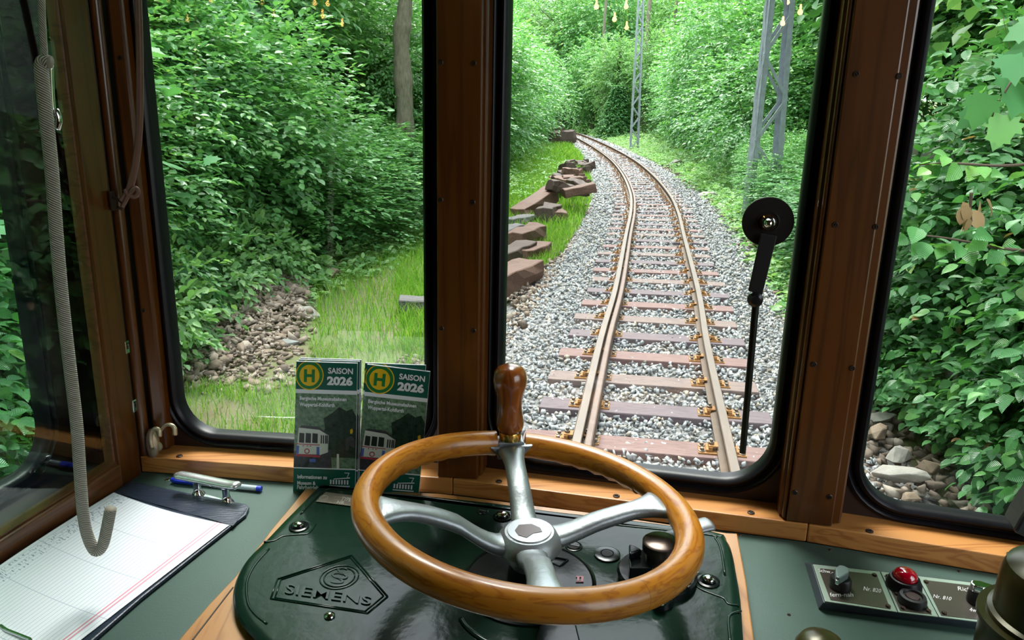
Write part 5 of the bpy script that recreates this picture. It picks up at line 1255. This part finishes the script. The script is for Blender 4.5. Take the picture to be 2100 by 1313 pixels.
# right hedge, close
k = 0; y = .4
while y < 13:
    x = Rx(y); s_ = 1.0 if y < 6 else 1.15
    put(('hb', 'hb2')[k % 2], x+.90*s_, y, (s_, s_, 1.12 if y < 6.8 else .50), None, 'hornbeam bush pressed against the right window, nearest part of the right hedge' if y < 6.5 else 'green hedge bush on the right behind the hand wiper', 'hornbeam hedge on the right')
    k += 1; y += 1.15*s_
k = 0
for y in (1.5, 3.6, 5.4):
    put(('b1', 'b2', 'b3')[k % 3], Rx(y)+3.0+rn.uniform(-.2, .3), y, (1.3, 1.3, 1.5), None, 'tall green bush behind the hornbeam hedge on the right', 'second row of bushes on the right'); k += 1
y = 13.0
while y < 72:
    big = 1.1+min(1.3, y/30) if y > 24 else .95
    hz = 1.0 if y > 24 else (.50 if y < 18 else .62)
    put(('b1', 'b3', 'b2')[k % 3], Rx(y)+1.0*big+rn.uniform(-.2, .5), y, (big, big, hz*big*rn.uniform(.75, 1.25)), None, 'green bush on the right side between the lattice masts' if y < 48 else 'distant bush at the right of the track bend', 'bushes along the right side'); k += 1
    y += 1.5*big
# forest trees
tl_ = 0
def tree(x, y, s_, lab, grp, kinds=('t1', 't2', 't3')):
    global tl_
    put(kinds[tl_ % len(kinds)], x, y, (s_*rn.uniform(.9, 1.15), s_*rn.uniform(.9, 1.15), s_*rn.uniform(.9, 1.2)), None, lab, grp); tl_ += 1
for y in range(6, 66, 6): tree(Lx(y)-9-rn.uniform(0, 2), y+rn.uniform(-1, 1), 1.05+y*.006, 'leafy forest tree rising behind the left bank bushes', 'forest trees on the left')
for y in range(20, 70, 8): tree(Lx(y)-4.2-rn.uniform(0, 1.5), y+rn.uniform(-1, 1), .95, 'leafy tree overhanging the left side of the far track', 'trees over the left of the far track')
for y in range(4, 76, 6): tree(Rx(y)+6.5+rn.uniform(0, 2), y+rn.uniform(-1, 1), 1.05+y*.005, 'leafy forest tree behind the right hand bushes', 'forest trees on the right')
for y in range(26, 76, 8): tree(Rx(y)+3.6+rn.uniform(0, 1.5), y+rn.uniform(-1, 1), .9, 'tree close to the right verge of the far track', 'trees over the right of the far track')
for k in range(13): tree(-22+k*4.6, 76+(k % 3)*5+abs(k-5)*1.0+(12 if -12 < -22+k*4.6 < 8 else 0), 1.45, 'pale green distant tree closing the view beyond the bend', 'distant trees beyond the bend', ('t1', 't2', 't1'))
for k in range(13): tree(-30+k*6, 104+(k % 2)*5, 1.9, 'tall distant tree of the last row beyond the bend', 'last row of distant trees', ('t1', 't3'))
for k, (x, y) in enumerate(((9.2, 66), (7.8, 74), (12, 62), (-1, 62), (.5, 70), (-4, 76))): tree(x, y, .8, 'small pale tree beside the far bend of the track', 'small trees at the far bend', ('t1', 't2'))
for k in range(12):
    x = -16+k*3.0; put(('b1', 'b3')[k % 2], x, 92+(k % 3)*2.5+(8 if -6 < x < 4 else 0), (2.6, 2.6, 2.6), None, 'rounded pale bush closing the ground at the end of the visible track', 'bushes beyond the bend')
for k, (x, y) in enumerate(((-3.95, 7.2), (-3.75, 6.3), (-3.9, 8.5), (-3.7, 9.9))):
    put('low', x, y, (1.0, 1.0, 1.5), None, 'low leafy plant at the left edge of the rubble heap', 'low plants by the rubble heap')
for k, (x, y) in enumerate(((3.55, 4.35), (3.6, 5.2), (3.75, 6.1))):
    put('hl', x, y, (1.0, 1.0, 1.2), None, 'low hornbeam growth hanging over the rocks in the right window', 'low growth over the right rocks')
for k, (x, y, s_) in enumerate(((-8.6, 1, 1.6), (-10.2, 6.5, 1.5), (-11, 14, 1.6))): tree(x, y, s_, 'tall broad tree towering over the left bank', 'tall trees over the left bank')
for k, (x, y, s_) in enumerate(((9.4, 2, 1.7), (9.8, 8, 1.8), (12.5, 14, 1.75), (14, 21, 1.8))): tree(x, y, s_, 'tall broad tree towering over the right hedge', 'tall trees over the right hedge')
# young spruce at the bend
sp_o = thing('young_spruce', (8.6, 62, GZ), 'small dark young spruce standing beyond the track bend', 'spruce tree')
r = np.random.default_rng(5); n = 1500; h_ = r.uniform(.1, 4.2, n); a = r.uniform(0, 6.28, n); ra = (4.4-h_)/4.4*1.9*r.uniform(.5, 1, n)
C = np.stack([np.cos(a)*ra, np.sin(a)*ra, h_], 1); D = np.stack([np.cos(a), np.sin(a), np.zeros(n)-.2], 1)
P, A, U, S_, T = sprays(r, C, D, 5, .20, tvar=.1); me = leaves('needle_branches', P, A, U, S_, 'simple', LEAFD, T); o = bpy.data.objects.new('needle_branches', me); COL.objects.link(o); o.parent = sp_o
# trunk of the big tree at the left of the pillar
tk = thing('beech_tree', (-2.85, 18.6, gz(-2.85, 18.6)), 'old tree with a twisted pale bark trunk above the left bushes', 'tree')
m_ = MB(); pts_ = [(831, 330), (830, 230), (826, 150), (823, 80), (830, 20), (833, -60), (828, -200)]
pa = cr([on_y(x, y, 18.6) for x, y in pts_], 6); m_.tube(pa, [.235-.002*i+.018*math.sin(i*.7)+.012*math.sin(i*1.9) for i in range(len(pa))], 18); m_.build('trunk', BARK, tk, smooth=True)
m_ = MB(); z_ = pa[-1]; 
for a in (.3, 1.8, 3.1, 4.6): m_.tube(cr([z_-Vector((0, 0, .6)), z_+Vector((math.cos(a)*1.2, math.sin(a)*1.2, 1.0)), z_+Vector((math.cos(a)*2.6, math.sin(a)*2.6, 2.4))], 4), [.13, .12, .11, .10, .08, .07, .05, .04, .03], 8)
m_.build('branches', BARK, tk, smooth=True)
r = np.random.default_rng(9); C, D = blob(r, 1300, (3.4, 3.4, 2.6), 0, .4, 9); C += np.array(z_)+np.array([0, 0, 3.2])-np.array(tk.location); P, A, U, S_, T = sprays(r, C, D, 9, .14); me = leaves('foliage', P, A, U, S_, 'simple', LEAF, T); o = bpy.data.objects.new('foliage', me); COL.objects.link(o); o.parent = tk
# slim dark trunks in the far wood
for k, (x, y, d_, w_) in enumerate(((1500, 40, 62, .18), (1447, 0, 66, .16), (1385, 10, 70, .2), (1240, 10, 72, .18), (1330, 0, 75, .3), (742, 40, 24, .12), (1490, 0, 52, .14))):
    p = on_y(x, y, d_); m_ = MB(); m_.tube(cr([(p.x, d_, -.5), (p.x+.2, d_, 5), (p.x, d_, 9), (p.x+.3, d_, 14)], 4), [w_*(1-.4*i/12) for i in range(13)], 8); o = m_.build('tree_trunk', BARK, smooth=True)
    tag(o, 'slim bare tree trunk standing among the far foliage', 'tree trunk', 'slim trunks in the wood')
# maple branch reaching in at the upper right, close
def branch(name, start, pts, nl, ls, tmpl, m, label, seed, uv=True, zs=None):
    r = np.random.default_rng(seed); t = thing(name, start, label, 'branch'); pa = cr([start]+pts, 6)
    m_ = MB(); m_.tube(pa, [.007*(1-.7*i/len(pa)) for i in range(len(pa))], 6); m_.build('twig', TWIG, t, smooth=True)
    idx = r.integers(2, len(pa), nl); P = np.array([tuple(pa[i]) for i in idx])+r.normal(size=(nl, 3))*ls*.35; sg = r.choice([-1, 1], nl)
    d = np.array(tuple((pa[-1]-pa[0]).normalized())); s_ = np.cross(d, [0, 0, 1]); A = d[None]*.6+s_[None]*sg[:, None]+r.normal(size=(nl, 3))*.3; A[:, 2] -= .35
    U = np.zeros((nl, 3)); U[:, 2] = .75; U[:, 1] -= .65; U += r.normal(size=(nl, 3))*.25
    P2 = P-np.array(world_loc(t)); me = leaves('leaf_spray', P2, A, U, ls*r.uniform(.7, 1.15, nl), tmpl, m, np.clip(r.uniform(.3, 1, nl), 0, .95), uv); o = bpy.data.objects.new('leaf_spray', me); COL.objects.link(o); o.parent = t
branch('maple_branch', on_y(2190, 80, 2.9), [on_y(2120, 110, 2.85), on_y(2060, 190, 2.8), on_y(2020, 270, 2.8)], 13, 0.17, 'maple', LEAFM, 'maple branch with large lobed leaves at the top of the right window', 3)
branch('hornbeam_branch', on_y(2180, 330, 2.7), [on_y(2060, 340, 2.7), on_y(1950, 335, 2.75), on_y(1885, 338, 2.8)], 24, .085, 'ovate', LEAFN, 'hornbeam twig with bright leaves reaching left in the right window', 4)
branch('hornbeam_branch', on_y(2180, 520, 2.6), [on_y(2060, 510, 2.6), on_y(1950, 490, 2.65), on_y(1870, 480, 2.7)], 30, .090, 'ovate', LEAFN, 'hornbeam twig with ribbed leaves halfway up the right window', 5)
branch('dead_leaf_twig', on_y(1992, 395, 3.0), [on_y(1990, 430, 3.0), on_y(1994, 465, 3.0)], 7, .09, 'ovate', mat('dry_brown_leaf', (.42, .27, .13), .7), 'hanging tuft of dry brown leaves in the right window', 6)
# undergrowth
def undergrowth(name, pts, ls, m, label, seed, k=6):
    r = np.random.default_rng(seed); C = np.array(pts); n = len(C); a = r.uniform(0, 6.28, n); D = np.stack([np.cos(a), np.sin(a), np.full(n, .6)], 1)
    P, A, U, S_, T = sprays(r, C, D, k, ls, zt=r.uniform(.3, .95, n)); S_ = S_*np.repeat(r.uniform(.7, 1.3, n), k)
    me = leaves(name, P, A, U, S_, 'simple', m, T); o = bpy.data.objects.new(name, me); COL.objects.link(o); tag(o, label, 'undergrowth', kind='stuff')
pts = []
for _ in range(7000):
    y = 7+63*rn.random()**1.3; p_, d_, n_ = track(s_at_y(min(y, 69))); x0 = p_.x+1.75+(rn.random() < .15)*-.25; x1 = Rx(y)+1.0
    x = rn.uniform(x0, max(x1, x0+.3)); e = (x-x0)/(x1-x0+.01); pts.append((x, y, gz(x, y)+rn.uniform(.0, .10+.55*min(1, e*1.3))*(.6+y/60)))
undergrowth('verge_undergrowth', pts, .12, LEAFP, 'bright green low plants along the right verge of the gravel', 1)
pts = []
for _ in range(6500):
    y = 9+66*rn.random()**1.2; p_, d_, n_ = track(s_at_y(min(y, 72))); x0 = Lx(y)-.5; x1 = min(x0+1.6 if y < 20 else p_.x-2.2-(3.2 if y < 50 else 0)*(rn.random() < .6), p_.x-2.0)
    x = rn.uniform(x0, max(x1, x0+.4)); e = 1-(x-x0)/(x1-x0+.01); pts.append((x, y, gz(x, y)+rn.uniform(0, .08+.55*max(0, e))*(.5+y/50)))
undergrowth('bank_undergrowth', pts, .12, LEAFP, 'low green plants at the foot of the left bank bushes', 2)
pts = []
for _ in range(3500):
    y = rn.uniform(60, 92); x = rn.uniform(-18, 18); q = track(s_at_y(69))[0]
    if abs(x-np.interp(y, [60, 68, 80, 91], [5.4, 5.35, 4.6, 2.2])) < 1.9: continue
    pts.append((x, y, GZ+rn.uniform(0, .5)))
undergrowth('bend_undergrowth', pts, .30, LEAFP, 'pale green meadow plants in the clearing at the far bend', 3)
pts = []
for _ in range(1500):
    y = rn.uniform(5.2, 9.5); x = Lx(y)+rn.uniform(-.3, .55)*(1 if y < 7.5 else .4); pts.append((x, y, gz(x, y)+rn.uniform(0, .35)))
undergrowth('heap_undergrowth', pts, .055, LEAFN, 'small leaved plants overgrowing the left edge of the rubble heap', 4, 7)

# ------------------------------------------------------------------ catenary masts
MST = mat('grey_blue_mast_paint', (.40, .45, .52), .6, var=.35, vscale=8, vcol=(.26, .28, .30))
def mast(x, y, zb, h, w0, w1, lw, bays, label, lean=0):
    t = thing('lattice_mast', (x, y, zb), label, 'mast', None); ax = Vector((math.cos(.25), math.sin(.25), 0)); ay = Vector((-ax.y, ax.x, 0))
    def c(i, j, f_): w = (w0+(w1-w0)*f_)/2; return Vector((x, y, zb+h*f_))+ax*w*i+ay*w*.32*j+Vector((lean*f_, 0, 0))
    for i in (-1, 1):
        for j in (-1, 1):
            m_ = MB(); a, b = c(i, j, 0), c(i, j, 1); s_ = lw
            for u_, v_ in ((ax*-i*s_, ay*.008), (ax*.008, ay*-j*s_)):
                m_.rings([[a, a+u_, a+u_+v_*(1), a+v_], [b, b+u_, b+u_+v_, b+v_]], 0, cap=True)
            m_.build('corner_angle', MST, t)
    for (i0, j0, i1, j1) in ((-1, -1, 1, -1), (-1, 1, 1, 1), (-1, -1, -1, 1), (1, -1, 1, 1)):
        for k in range(bays):
            f0, f1 = k/bays, (k+1)/bays; a, b = (c(i0, j0, f0), c(i1, j1, f1)) if k % 2 == 0 else (c(i1, j1, f0), c(i0, j0, f1))
            m_ = MB(); d = (b-a).normalized(); up = d.cross(Vector((0, 0, 1)).cross(d)).normalized() if False else d.cross(ay if j0 == j1 else ax).normalized()
            m_.box((a+b)/2, (b-a)/2, up*lw*.32, (ay if j0 == j1 else ax)*.006); m_.build('lattice_strut', MST, t)
    return t
mB = on_y(1581, 200, 17.0)
mast(mB.x, 17.0, -.35, 8.2, .80, .44, .12, 9, 'large grey lattice mast rising from the bushes above the hand wiper', .0)
mA = on_y(1305, 200, 46)
mast(mA.x, 46, -.3, 13, .56, .28, .07, 20, 'slender grey lattice mast standing right of the track bend', .0)
#END
